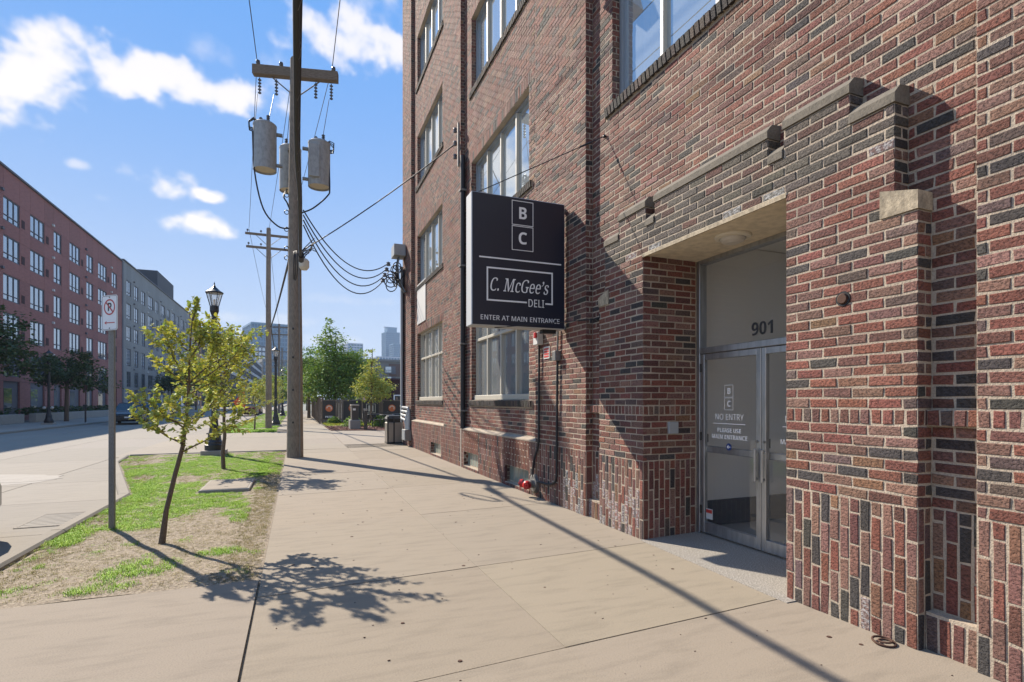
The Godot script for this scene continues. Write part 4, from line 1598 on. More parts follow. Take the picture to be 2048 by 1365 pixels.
	for k in 46:
		var p := Vector3(r2.randf_range(-0.2, 3.2), 0.0, r2.randf_range(-11.0, -1.3))
		var s := r2.randf_range(0.009, 0.02)
		g.tube([p, p + Vector3(0, 0.0032, 0)], [s, s * 0.8], 9)
	var grit := put(g, "gravel", M.rust)
	grit.set_meta("kind", "stuff")
	tag(grit, "specks of grit and dead leaf bits scattered over the pavement", "grit")


func hanging_sign() -> void:
	var t := thing("hanging_sign", "large navy box sign lettered BC and C. McGee's Deli on the brick wall", "sign", Vector3(2.055, 2.45, -6.5))
	var w := 1.325
	var hh := 1.70
	var g := Geo.new()
	g.bevel_box(Vector3(0, 0, -0.235), Vector3(w, hh, -0.004), 0.008)
	put(g, "casing", M.pale_cladding, t)
	g = Geo.new()
	g.box(Vector3(0.012, 0.012, -0.004), Vector3(w - 0.012, hh - 0.012, 0.003))
	put(g, "front", M.sign_navy, t)
	g = Geo.new()
	g.box(Vector3(0.012, 0.012, -0.242), Vector3(w - 0.012, hh - 0.012, -0.236))
	put(g, "rear_face", M.sign_navy, t)
	var at := func(x: float, y: float) -> Transform3D: return Transform3D(Basis(), Vector3(x, y, 0.003))
	var cx := 0.70
	text("B", false, true, 0.155, M.sign_white, t, "lettering", at.call(cx, 1.495))
	text("C", false, true, 0.155, M.sign_white, t, "lettering", at.call(cx, 1.165))
	outline(0.305, 0.32, 0.008, M.sign_white, t, "letter_box", at.call(cx, 1.495))
	outline(0.305, 0.32, 0.008, M.sign_white, t, "letter_box", at.call(cx, 1.165))
	g = Geo.new()
	g.box(Vector3(0.1, 0.865, 0.003), Vector3(w - 0.06, 0.883, 0.006))
	put(g, "rule", M.sign_white, t)
	# frame round the name, open where DELI stands
	g = Geo.new()
	var l := 0.2
	var r := 1.14
	g.box(Vector3(l, 0.735, 0.003), Vector3(r, 0.755, 0.006))
	g.box(Vector3(l, 0.32, 0.003), Vector3(l + 0.02, 0.735, 0.006))
	g.box(Vector3(r - 0.02, 0.32, 0.003), Vector3(r, 0.735, 0.006))
	g.box(Vector3(l + 0.02, 0.32, 0.003), Vector3(0.76, 0.34, 0.006))
	g.box(Vector3(1.03, 0.32, 0.003), Vector3(r - 0.02, 0.34, 0.006))
	put(g, "name_frame", M.sign_white, t)
	var slant := Transform3D(Basis(Vector3(0.70, 0, 0), Vector3(0.2, 1, 0), Vector3(0, 0, 1)), Vector3(0.665, 0.535, 0.003))
	text("C. McGee\u2019s", true, false, 0.17, M.sign_white, t, "lettering", slant)
	text("DELI", false, false, 0.1, M.sign_white, t, "lettering", Transform3D(Basis().scaled(Vector3(0.85, 1, 1)), Vector3(0.895, 0.325, 0.003)))
	text("ENTER AT MAIN ENTRANCE", false, false, 0.062, M.sign_white, t, "lettering", Transform3D(Basis().scaled(Vector3(1.08, 1, 1)), Vector3(0.68, 0.105, 0.003)))
	# brackets to the wall
	for y in [0.02, hh - 0.06]:
		g = Geo.new()
		g.box(Vector3(w - 0.02, y, -0.16), Vector3(XP - 2.055 + 0.004, y + 0.04, -0.1))
		put(g, "bracket", M.galvanised, t)
	g = Geo.new()
	g.box(Vector3(w - 0.3, -0.05, -0.17), Vector3(w - 0.1, 0.0, -0.07))
	put(g, "transformer_box", M.black_paint, t)
	# stays
	for k in [[Vector3(2.08, 4.13, -6.6), Vector3(XM - 0.02, 4.75, -5.73), "thin stay wire from the top of the hanging sign to the wall above the portal"], [Vector3(2.1, 4.13, -6.7), Vector3(XP - 0.01, 4.5, -7.5), "thin stay wire from the top of the hanging sign back to the pilaster"], [Vector3(2.4, 2.44, -6.6), Vector3(XM - 0.02, 2.52, -5.9), "thin stay wire from the foot of the hanging sign to the wall"]]:
		g = Geo.new()
		g.rod(k[0], k[1], 0.006, 6)
		g.ball(k[1], Vector3(0.022, 0.022, 0.022), 5, 8)
		g.tube([k[0].lerp(k[1], 0.82), k[0].lerp(k[1], 0.9)], [0.012, 0.012], 6)
		tag(put(g, "stay_wire", M.hinge_black), k[2], "wire")


# ---------------------------------------------------------------- on the planted strip and the road
func verge_things() -> void:
	# no parking sign
	var t := thing("no_parking_sign", "white no parking sign on a square galvanised post in the grass", "road sign", Vector3(-1.99, 0, -7.52))
	var g := Geo.new()
	g.bevel_box(Vector3(-0.03, -0.06, -0.025), Vector3(0.03, 2.66, 0.025), 0.006)
	put(g, "post", M.galvanised, t)
	var face := part("sign_face", t, Vector3(-0.01, 2.50, 0.045))
	face.rotation.y = -0.72
	var plate := func(w: float, h: float, r: float) -> PackedVector2Array:
		var p := PackedVector2Array()
		for k in 4:
			var c := Vector2((w / 2 - r) * (1 if k == 0 or k == 3 else -1), (h / 2 - r) * (1 if k < 2 else -1))
			for q in 5:
				var a := PI / 2 * (k + q / 4.0)
				p.append(c + Vector2(cos(a), sin(a)) * r)
		return p
	g = Geo.new()
	g.prism(plate.call(0.262, 0.405, 0.03), Transform3D(), 0.003)
	put(g, "plate", M.sign_white, face)
	var ring := func(outer: PackedVector2Array, inner: PackedVector2Array, m: Material, called: String) -> void:
		var q := Geo.new()
		for k in outer.size():
			var k2 := (k + 1) % outer.size()
			q.quad(Vector3(outer[k].x, outer[k].y, 0.0045), Vector3(outer[k2].x, outer[k2].y, 0.0045), Vector3(inner[k2].x, inner[k2].y, 0.0045), Vector3(inner[k].x, inner[k].y, 0.0045), Vector3.BACK)
		put(q, called, m, face)
	ring.call(plate.call(0.246, 0.389, 0.024), plate.call(0.238, 0.381, 0.021), M.black_paint, "border")
	var c0 := PackedVector2Array()
	var c1 := PackedVector2Array()
	for k in 40:
		var a := TAU * k / 40
		c0.append(Vector2(cos(a), sin(a)) * 0.092 + Vector2(0, 0.065))
		c1.append(Vector2(cos(a), sin(a)) * 0.076 + Vector2(0, 0.065))
	ring.call(c0, c1, M.notice_red, "red_ring")
	text("P", false, true, 0.095, M.black_paint, face, "letter", Transform3D(Basis(), Vector3(0, 0.065, 0.004)), 0.001)
	g = Geo.new()
	g.box(Vector3(-0.008, -0.08, 0.0052), Vector3(0.008, 0.08, 0.0062))
	var bar := put(g, "slash", M.notice_red, face)
	bar.transform = Transform3D(Basis(Vector3.BACK, PI / 4), Vector3(0, 0.065, 0))
	g = Geo.new()
	g.prism(PackedVector2Array([Vector2(-0.085, -0.115), Vector2(-0.05, -0.095), Vector2(-0.055, -0.11), Vector2(0.085, -0.11), Vector2(0.085, -0.12), Vector2(-0.055, -0.12), Vector2(-0.05, -0.135)]), Transform3D(Basis(), Vector3(0, 0, 0.0035)), 0.0015)
	put(g, "arrow", M.notice_red, face)
	for y in [0.178, -0.178]:
		g = Geo.new()
		g.tube([Vector3(0, y, 0.002), Vector3(0, y, 0.008)], [0.007, 0.006], 8)
		put(g, "bolt", M.hinge_black, face)
	# concrete lid of a chamber, let into the grass
	t = thing("chamber_cover", "flat concrete chamber cover with a pale rim lying in the grass", "cover", Vector3(-1.09, 0, -10.45))
	g = Geo.new()
	g.bevel_box(Vector3(-0.37, -0.06, -0.63), Vector3(0.37, 0.05, 0.63), 0.012)
	put(g, "rim", M.pale_concrete, t)
	g = Geo.new()
	g.bevel_box(Vector3(-0.335, -0.02, -0.595), Vector3(0.335, 0.056, 0.595), 0.004)
	put(g, "lid", M.concrete, t)
	g = Geo.new()
	g.box(Vector3(-0.03, 0.05, 0.35), Vector3(0.03, 0.0585, 0.37))
	put(g, "lifting_slot", M.hinge_black, t)
	# storm drain
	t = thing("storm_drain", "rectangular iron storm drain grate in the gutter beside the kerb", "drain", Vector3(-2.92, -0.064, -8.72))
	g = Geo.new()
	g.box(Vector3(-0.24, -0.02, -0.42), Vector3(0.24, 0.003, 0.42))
	put(g, "pit_shade_plate", M.hinge_black, t)  # flat black plate; the shade below the bars is put into its colour
	g = Geo.new()
	for s in [-1.0, 1.0]:
		g.box(Vector3(-0.26, -0.02, 0.42 * s), Vector3(0.26, 0.0075, 0.46 * s))
		g.box(Vector3(0.24 * s, -0.02, -0.42), Vector3(0.27 * s, 0.007, 0.42))
	put(g, "frame", M.kerb_concrete, t)
	for k in 9:
		g = Geo.new()
		var z := -0.38 + k * 0.095
		g.box(Vector3(-0.238, 0.0, z - 0.026), Vector3(0.238, 0.0065, z + 0.026))
		put(g, "grate_bar", M.kerb_concrete, t)
	# patched road surface
	g = Geo.new()
	for p in [ground_at(30, 965, -0.065), ground_at(60, 958, -0.065), ground_at(8, 955, -0.065)]:
		var poly := PackedVector2Array()
		for k in 22:
			var a := TAU * k / 22
			poly.append(Vector2(cos(a) * 0.95, sin(a) * 0.6) * rng.randf_range(0.75, 1.1))
		g.prism(poly, Transform3D(Basis(Vector3.RIGHT, -PI / 2), Vector3(p.x - 0.4, -0.064, p.z)), 0.002 + rng.randf() * 0.003)
	structure(put(g, "road_patch", M.pale_concrete))
	# cars
	var car := make_car("parked_car", "black sedan parked across the street with its front to the lens", "car_black")
	car.position = Vector3(-10.6, -0.065, -44.2)
	car.rotation.y = 0.15
	car.set_meta("group", "cars parked along the street")
	copy(car, "parked_car", Vector3(-3.95, -0.065, -5.68), "dark car at the near kerb of which one front corner shows", PI)
	for k in [["car_silver", Vector3(-11.7, -0.065, -56.0), "silver sedan behind the black sedan across the street"], ["car_silver", Vector3(-11.7, -0.065, -64.0), "second silver sedan behind the young trees, across the street"], ["car_red", Vector3(-4.75, -0.065, -63.5), "dark red car at the near kerb beyond the second utility pole"], ["car_red", Vector3(-4.75, -0.065, -70.5), "second dark red car farther up the near kerb"]]:
		var o := make_car("parked_car", k[2], k[0])
		o.position = k[1]
		o.rotation.y = PI if k[1].x > -6.0 else 0.0
		o.set_meta("group", "cars parked along the street")
	# orange road works sign half hidden by the young trees
	t = thing("roadworks_sign", "bright orange-red roadworks sign with a small flag behind the young trees", "road sign", Vector3(-4.35, -0.065, -50.3))
	g = Geo.new()
	g.rod(Vector3(0, 0, 0), Vector3(0, 2.2, 0), 0.03)
	for s in [-1.0, 1.0]:
		g.rod(Vector3(0, 0.5, 0), Vector3(0.5 * s, 0.02, 0.3), 0.025)
	put(g, "stand", M.galvanised, t)
	g = Geo.new()
	g.prism(PackedVector2Array([Vector2(0, 0.62), Vector2(0.62, 0), Vector2(0, -0.62), Vector2(-0.62, 0)]), Transform3D(Basis(), Vector3(0, 1.45, 0.03)), 0.012)
	put(g, "sign_board", M.orange, t)
	g = Geo.new()
	g.prism(PackedVector2Array([Vector2(0, 0), Vector2(0.32, 0.06), Vector2(0.3, 0.32), Vector2(0.0, 0.3)]), Transform3D(Basis(), Vector3(0, 2.1, 0.0)), 0.01)
	put(g, "flag", M.orange, t)


func make_car(called: String, label: String, paint: String) -> Node3D:
	# front towards +z; sections: [z, half width, bottom, waist]
	var t := thing(called, label, "car")
	var g := Geo.new()
	var sec := [[2.32, 0.62, 0.3, 0.62], [2.24, 0.80, 0.22, 0.72], [1.9, 0.88, 0.2, 0.82], [1.2, 0.91, 0.2, 0.93], [0.7, 0.92, 0.2, 0.97], [-0.6, 0.92, 0.2, 0.99], [-1.5, 0.91, 0.22, 1.02], [-2.1, 0.86, 0.26, 0.98], [-2.3, 0.72, 0.36, 0.9]]
	var rings := []
	for s in sec:
		var w: float = s[1]
		var y0: float = s[2]
		var y1: float = s[3]
		rings.append([Vector3(-w * 0.9, y0, s[0]), Vector3(-w, y0 + 0.14, s[0]), Vector3(-w, lerpf(y0, y1, 0.7), s[0]), Vector3(-w * 0.94, y1 - 0.03, s[0]), Vector3(-w * 0.8, y1, s[0]),
			Vector3(w * 0.8, y1, s[0]), Vector3(w * 0.94, y1 - 0.03, s[0]), Vector3(w, lerpf(y0, y1, 0.7), s[0]), Vector3(w, y0 + 0.14, s[0]), Vector3(w * 0.9, y0, s[0])])
	loft(g, rings)
	put(g, "car_body", M[paint], t)
	g = Geo.new()
	loft(g, [[Vector3(-0.80, 0.93, 1.05), Vector3(-0.80, 0.94, 1.05), Vector3(0.80, 0.94, 1.05), Vector3(0.80, 0.93, 1.05)], [Vector3(-0.82, 0.94, 0.3), Vector3(-0.66, 1.4, 0.28), Vector3(0.66, 1.4, 0.28), Vector3(0.82, 0.94, 0.3)],
		[Vector3(-0.82, 0.96, -0.7), Vector3(-0.66, 1.43, -0.7), Vector3(0.66, 1.43, -0.7), Vector3(0.82, 0.96, -0.7)], [Vector3(-0.80, 0.98, -1.75), Vector3(-0.78, 1.0, -1.75), Vector3(0.78, 1.0, -1.75), Vector3(0.80, 0.98, -1.75)]])
	put(g, "windows", M.car_glass, t)
	g = Geo.new()
	loft(g, [[Vector3(-0.64, 1.395, 0.3), Vector3(-0.55, 1.425, 0.26), Vector3(0.55, 1.425, 0.26), Vector3(0.64, 1.395, 0.3)], [Vector3(-0.66, 1.42, -0.3), Vector3(-0.56, 1.46, -0.3), Vector3(0.56, 1.46, -0.3), Vector3(0.66, 1.42, -0.3)], [Vector3(-0.64, 1.40, -0.95), Vector3(-0.54, 1.425, -0.98), Vector3(0.54, 1.425, -0.98), Vector3(0.64, 1.40, -0.95)]])
	put(g, "roof", M[paint], t)
	for s in [-1.0, 1.0]:
		for z in [1.42, -1.4]:
			var w := part("wheel", t, Vector3(0.8 * s, 0.32, z))
			g = Geo.new()
			g.tube([Vector3(-0.1, 0, 0), Vector3(-0.09, 0, 0), Vector3(0.09, 0, 0), Vector3(0.1, 0, 0)], [0.29, 0.32, 0.32, 0.29], 24)
			put(g, "tyre", M.tyre, w)
			g = Geo.new()
			g.tube([Vector3(0.09 * s, 0, 0), Vector3(0.125 * s, 0, 0)], [0.22, 0.19], 16)
			put(g, "rim", M.galvanised, w)
		g = Geo.new()
		g.hull([Vector3(0.45 * s, 0.58, 2.275), Vector3(0.78 * s, 0.6, 2.1), Vector3(0.72 * s, 0.6, 2.0), Vector3(0.4 * s, 0.58, 2.1), Vector3(0.45 * s, 0.7, 2.262), Vector3(0.80 * s, 0.74, 2.06), Vector3(0.72 * s, 0.74, 2.0), Vector3(0.4 * s, 0.7, 2.1)])
		put(g, "headlight", M.headlight, t)
		g = Geo.new()
		g.box(Vector3(0.5 * s, 0.66, -2.2), Vector3(0.78 * s, 0.82, -2.29))
		put(g, "tail_light", M.tail_light, t)
		g = Geo.new()
		g.bevel_box(Vector3(minf(0.86 * s, 1.04 * s), 0.96, 0.72), Vector3(maxf(0.86 * s, 1.04 * s), 1.1, 0.84), 0.02)
		put(g, "mirror", M[paint], t)
	g = Geo.new()
	g.box(Vector3(-0.36, 0.42, 2.28), Vector3(0.36, 0.6, 2.345))
	put(g, "grille", M.hinge_black, t)
	g = Geo.new()
	g.box(Vector3(-0.17, 0.45, 2.346), Vector3(0.17, 0.54, 2.352))
	put(g, "number_plate", M.white_paint, t)
	return t


func loft(g: Geo, rings: Array) -> void:
	for k in rings.size() - 1:
		var c := Vector3.ZERO
		for p in rings[k]:
			c += p / rings[k].size()
		var n: int = rings[k].size()
		for q in n:
			var q2 := (q + 1) % n
			var m: Vector3 = (rings[k][q] + rings[k + 1][q2]) * 0.5
			g.flat(rings[k][q], rings[k][q2], rings[k + 1][q2], m - c)
			g.flat(rings[k][q], rings[k + 1][q2], rings[k + 1][q], m - c)
	for e in [0, rings.size() - 1]:
		var o: Vector3 = rings[e][0] - rings[1 if e == 0 else e - 1][0]
		for q in range(1, rings[e].size() - 1):
			g.flat(rings[e][0], rings[e][q], rings[e][q + 1], Vector3(0, 0, o.z))


# ---------------------------------------------------------------- poles and wires
func wire(a: Vector3, b: Vector3, sag: float, r: float, called: String, label: String, m: Material, n := 14, group := "") -> MeshInstance3D:
	var g := Geo.new()
	var p := []
	var w := []
	for k in n + 1:
		var f := float(k) / n
		p.append(a.lerp(b, f) - Vector3.UP * sag * 4.0 * f * (1.0 - f))
		w.append(r)
	g.tube(p, w, 6)
	var o := put(g, called, m)
	tag(o, label, "wire", group)
	return o


func smooth(p: Array, n := 5) -> Array:   # more points on a rounded line through p
	var out := []
	for k in p.size() - 1:
		var a: Vector3 = p[maxi(k - 1, 0)]
		var d: Vector3 = p[mini(k + 2, p.size() - 1)]
		for q in n:
			out.append(p[k].cubic_interpolate(p[k + 1], a, d, float(q) / n))
	out.append(p[-1])
	return out


func same(p: Array, r: float) -> Array:
	return p.map(func(_q): return r)


func make_pole(label: String, at: Vector3, top: float, r0: float, r1: float, arms: Array) -> Node3D:
	var t := thing("utility_pole", label, "utility pole", at, "utility poles along the street")
	var g := Geo.new()
	g.tube([Vector3(0, -0.2, 0), Vector3(0.004, top * 0.3, 0.01), Vector3(-0.012, top * 0.65, 0), Vector3(0, top - 0.05, 0), Vector3(0, top, 0)], [r0, lerpf(r0, r1, 0.35), lerpf(r0, r1, 0.7), r1, r1 * 0.8], 20)
	put(g, "shaft", M.pole_wood, t)
	for a in arms:   # [height, half length, thickness]
		g = Geo.new()
		g.bevel_box(Vector3(-a[1], a[0] - a[2], -0.2), Vector3(a[1], a[0] + a[2], -0.2 + a[2] * 1.5), 0.008)
		put(g, "crossarm", M.arm_wood, t)
		for s in [-1.0, 1.0]:
			g = Geo.new()
			g.rod(Vector3(0.62 * s, a[0] - a[2], -0.13), Vector3(0.0, a[0] - 0.62, -0.13), 0.016)
			put(g, "brace", M.galvanised, t)
		for x in [-a[1] + 0.12, -0.38, a[1] - 0.12]:
			g = Geo.new()
			var y: float = a[0] + a[2]
			g.lathe(Vector3(x, y, -0.13), [[0.012, 0.0], [0.012, 0.07], [0.05, 0.075], [0.055, 0.1], [0.03, 0.115], [0.05, 0.13], [0.045, 0.155], [0.0, 0.17]], 12)
			put(g, "insulator", M.porcelain, t)
	return t


func poles_and_wires() -> void:
	var P := Vector3(-0.04, 0, -15.32)
	var t := make_pole("tall weathered wooden utility pole carrying three grey transformers", P, 10.55, 0.21, 0.12, [[10.2, 1.08, 0.125]])
	t.rotation.y = -0.227
	var g := Geo.new()
	g.lathe(Vector3(0, 10.55, 0), [[0.012, -0.05], [0.012, 0.08], [0.05, 0.085], [0.055, 0.12], [0.03, 0.14], [0.05, 0.16], [0.0, 0.2]], 12)
	put(g, "insulator", M.porcelain, t)
	# fuse cutouts hung under the arm
	for x in [-0.92, -0.5, 0.5, 0.9]:
		g = Geo.new()
		for k in 5:
			g.lathe(Vector3(x, 9.6 + k * 0.085, -0.13), [[0.015, 0.0], [0.045, 0.02], [0.045, 0.035], [0.015, 0.06], [0.015, 0.085]], 10)
		put(g, "fuse_cutout", M.porcelain, t)
	# hardware down the shaft
	for y in [5.25, 5.5, 6.0, 6.45, 6.9]:
		g = Geo.new()
		g.torus(Vector3(-0.2, y, 0.05), Basis(), 0.055, 0.012, 12, 5)
		g.rod(Vector3(-0.15, y, 0.03), Vector3(0.0, y, 0.0), 0.012, 6)
		put(g, "pole_hook", M.hinge_black, t)
	g = Geo.new()   # conduit up the pole
	g.tube([Vector3(0.15, 0.0, 0.13), Vector3(0.13, 5.0, 0.11), Vector3(0.11, 7.4, 0.1)], [0.022, 0.022, 0.022], 8)
	put(g, "riser_pipe", M.galvanised, t)
	for y in [0.9, 1.75, 2.6, 3.35]:
		g = Geo.new()
		g.box(Vector3(-0.02, y, 0.185), Vector3(0.02, y + 0.05, 0.215))
		put(g, "step_plate", M.hinge_black, t)
	# transformers round the pole
	var cans := [[Vector3(-0.72, 7.42, 0.1), "grey transformer can with a pale base hung on the street side of the pole"], [Vector3(0.60, 7.2, 0.06), "grey transformer can with a flat cooling box on the building side of the pole"], [Vector3(-0.12, 7.25, -0.66), "grey transformer can hung behind the wooden pole"]]
	var first: Node3D
	for k in 3:
		var c: Node3D
		if first == null:
			c = thing("transformer", cans[k][1], "transformer", P + cans[k][0], "transformers on the utility pole")
			first = c
			g = Geo.new()
			g.lathe(Vector3.ZERO, [[0.0, 0.06], [0.26, 0.05], [0.272, 0.02], [0.28, 0.0], [0.28, 0.06], [0.28, 1.12], [0.285, 1.13], [0.285, 1.17], [0.24, 1.21], [0.0, 1.23]], 28)
			put(g, "tank", M.transformer_grey, c)
			g = Geo.new()
			g.lathe(Vector3.ZERO, [[0.0, 0.045], [0.262, 0.045], [0.262, 0.055]], 28)
			g.ball(Vector3(0, 0.045, 0), Vector3(0.015, 0.015, 0.015), 5, 8)
			put(g, "base_plate", M.transformer_base, c)
			for p in [Vector3(0.08, 1.2, 0.1), Vector3(-0.1, 1.2, -0.08)]:
				g = Geo.new()
				for q in 4:
					g.lathe(p + Vector3(0, q * 0.05, 0), [[0.02, 0.0], [0.045, 0.012], [0.045, 0.025], [0.02, 0.05]], 10)
				put(g, "bushing", M.porcelain, c)
			for q in 3:
				g = Geo.new()
				g.tube([Vector3(-0.27, 1.0, 0.1 - q * 0.09), Vector3(-0.36, 1.02, 0.1 - q * 0.09), Vector3(-0.37, 1.16 + 0.03 * q, 0.1 - q * 0.08), Vector3(-0.26, 1.28, 0.1 - q * 0.06), Vector3(-0.15, 1.2, 0.08)], [0.018, 0.02, 0.014, 0.013, 0.013], 7)
				put(g, "terminal", M.hinge_black, c)
			g = Geo.new()
			g.box(Vector3(0.26, 0.15, -0.06), Vector3(0.42, 0.2, 0.06))
			g.box(Vector3(0.26, 0.95, -0.06), Vector3(0.42, 1.0, 0.06))
			put(g, "hanger", M.galvanised, c)
		else:
			c = copy(first, "transformer", P + cans[k][0], cans[k][1], PI if k == 1 else -PI / 2)
		if k == 1:
			g = Geo.new()
			g.bevel_box(Vector3(0.0, 0.16, -0.33), Vector3(0.27, 1.02, -0.24), 0.01)
			put(g, "cooling_box", M.transformer_grey, c)
	# line conductors over the pavement, towards the lens and up the street
	var P2 := Vector3(-1.4, 0, -31.7)
	make_pole("wooden utility pole with two crossarms beside the driveway", P2, 10.8, 0.17, 0.11, [[10.45, 1.15, 0.06], [9.75, 1.1, 0.06]])
	var P3 := Vector3(-2.0, 0, -72.0)
	make_pole("distant wooden utility pole with crossarms before the glass office block", P3, 11.0, 0.17, 0.12, [[10.6, 1.2, 0.07], [9.7, 1.1, 0.07]])
	var P4 := Vector3(-2.4, 0, -104.0)
	make_pole("thin utility pole far up the street before the glass office block", P4, 11.0, 0.17, 0.12, [[10.3, 1.1, 0.07]])
	var conductors := "power lines along the street"
	for x in [-0.96, 0.0, 0.96]:
		var y := 10.48 if x != 0.0 else 10.75
		wire(P + Vector3(x * 0.97, y, -0.1 + 0.22 * x), Vector3(x - 0.1, 10.4, 26.0), 0.5, 0.011, "power_line", "thin bare power line running overhead from the crossarm of the transformer pole", M.hinge_black, 14, conductors)
		wire(P + Vector3(x * 0.97, y, -0.1 + 0.22 * x), P2 + Vector3(x, 10.68, -0.13), 0.15, 0.009, "power_line", "thin power line between the transformer pole and the driveway pole", M.hinge_black, 10, conductors)
		wire(P2 + Vector3(x, 10.68, -0.13), P3 + Vector3(x, 10.8, -0.13), 0.4, 0.012, "power_line", "thin power line between the driveway pole and the distant pole", M.hinge_black, 10, conductors)
	# drops from the arm to the cans
	for k in [[Vector3(-0.92, 9.6, -0.33), Vector3(-0.95, 8.6, 0.1)], [Vector3(-0.52, 9.6, -0.24), Vector3(-0.62, 8.75, 0.15)], [Vector3(0.85, 9.6, 0.07), Vector3(0.68, 8.5, 0.0)], [Vector3(-0.1, 9.6, -0.2), Vector3(-0.2, 8.6, -0.6)]]:
		wire(P + k[0], P + k[1], 0.0, 0.008, "drop_wire", "thin wire dropping from the crossarm to a transformer", M.hinge_black, 4, "drop wires above the transformers")
	# secondary loops from the cans to the shaft
	for k in [[Vector3(-1.0, 8.35, 0.2), Vector3(-0.95, 7.3, 0.2), Vector3(-0.75, 6.4, 0.2), Vector3(-0.42, 6.02, 0.15), Vector3(-0.15, 6.0, 0.1), "black cable looping from the street side transformer to the pole"], [Vector3(0.83, 8.2, 0.12), Vector3(0.86, 7.2, 0.2), Vector3(0.80, 6.95, 0.2), Vector3(0.45, 6.6, 0.15), Vector3(0.16, 6.45, 0.1), "black cable looping from the building side transformer to the pole"], [Vector3(-0.2, 7.2, -0.4), Vector3(-0.28, 6.9, -0.1), Vector3(-0.2, 6.7, 0.05), Vector3(-0.16, 6.6, 0.05), Vector3(-0.12, 6.5, 0.08), "short black cable from the rear transformer to the pole"]]:
		g = Geo.new()
		var loop := smooth([P + k[0], P + k[1], P + k[2], P + k[3], P + k[4]])
		g.tube(loop, same(loop, 0.02), 7)
		tag(put(g, "cable", M.black_rubber), k[5], "cable")
	# four service cables to the head at the far corner of the brick building
	for k in 4:
		wire(P + Vector3(0.2, 6.55 - 0.13 * k, 0.05), Vector3(XP - 0.62 - 0.05 * k, 6.1 - 0.2 * k, -18.4), 0.75 + 0.08 * k, 0.017, "service_cable", "black service cable sagging from the pole to the corner of the brick building", M.black_rubber, 18, "service cables")
	wire(P + Vector3(0.15, 5.45, 0.05), Vector3(XP - 0.06, 7.38, -11.86), 0.1, 0.014, "span_wire", "straight span wire from the pole up to the pilaster of the brick building", M.black_rubber, 8)
	# thick telephone cable, lashed to its strand, passing over the pavement
	g = Geo.new()
	var pts := [P + Vector3(0.16, 5.35, 0.0), Vector3(0.08, 4.9, -13.65), Vector3(0.04, 4.63, -9.0), Vector3(0.0, 4.45, -6.9), Vector3(0.0, 4.32, -3.0), Vector3(0.0, 4.3, 2.0), Vector3(0.0, 4.5, 10.0), Vector3(0.0, 5.3, 26.0)]
	var curve := Curve3D.new()
	for k in pts.size():
		var d: Vector3 = (pts[mini(k + 1, pts.size() - 1)] - pts[maxi(k - 1, 0)]) * 0.16
		curve.add_point(pts[k], -d, d)
	var path := []
	var rad := []
	for k in 61:
		path.append(curve.sample_baked(curve.get_baked_length() * k / 60.0))
		rad.append(0.028)
	g.tube(path, rad, 10)
	var second := path.map(func(p): return p + Vector3(0.03, 0.035, 0))
	g.tube(second, path.map(func(_p): return 0.012), 6)
	var tel := thing("telephone_cable", "thick black telephone cable bundle running overhead along the pavement from the pole", "cable")
	put(g, "bundle", M.black_rubber, tel)
	g = Geo.new()
	var lash := []
	for k in 400:
		var f := k / 399.0
		var p: Vector3 = curve.sample_baked(curve.get_baked_length() * f)
		var a := f * TAU * 62.0
		lash.append(p + Vector3(cos(a) * 0.034 + 0.006, sin(a) * 0.036 + 0.01, 0))
	g.tube(lash, lash.map(func(_p): return 0.0022), 4, false)
	put(g, "lashing_wire", M.galvanised, tel)
	g = Geo.new()   # slack coil
	for k in 3:
		g.torus(Vector3(-0.06 + k * 0.02, 4.5, -12.9), Basis(Vector3.UP, PI / 2 + 0.06 * k) , 0.30 + 0.01 * k, 0.011, 30, 6)
	put(g, "slack_coil", M.black_rubber, tel)
	g = Geo.new()
	g.tube([Vector3(0.1, 4.93, -14.1), Vector3(0.1, 4.90, -13.5)], [0.07, 0.07], 12)
	put(g, "splice_case", M.black_rubber, tel)
	wire(P + Vector3(-0.12, 5.35, -0.1), P2 + Vector3(0.12, 5.5, 0.1), 0.12, 0.03, "telephone_cable", "telephone cable slanting from the transformer pole to the driveway pole", M.black_rubber, 10)
	wire(P2 + Vector3(0.12, 5.45, -0.1), P3 + Vector3(0.1, 5.6, 0), 0.7, 0.03, "telephone_cable", "telephone cable running on from the driveway pole up the street", M.black_rubber, 14)
	# splice bundle at the pole
	t = thing("splice_bundle", "pale round cable closure with frayed cable ends strapped to the pole", "cable closure", P + Vector3(0.17, 5.1, 0.14))
	g = Geo.new()
	g.lathe(Vector3(0.05, -0.02, 0.05), [[0.0, -0.16], [0.08, -0.15], [0.13, -0.08], [0.13, 0.08], [0.08, 0.14], [0.0, 0.15]], 16)
	put(g, "closure", M.lamp_rim, t)
	var rr := RandomNumberGenerator.new()
	rr.seed = 3
	for k in 9:
		g = Geo.new()
		var a := Vector3(rr.randf_range(-0.1, 0.05), rr.randf_range(0.0, 0.2), rr.randf_range(-0.05, 0.1))
		g.tube([a, a + Vector3(0.06, 0.16, 0.05), a + Vector3(0.22, rr.randf_range(0.2, 0.42), 0.06), a + Vector3(0.34, rr.randf_range(0.3, 0.5), 0.03)], [0.016, 0.015, 0.013, 0.012], 6)
		put(g, "cable_end", M.black_rubber if k % 2 else M.galvanised, t)


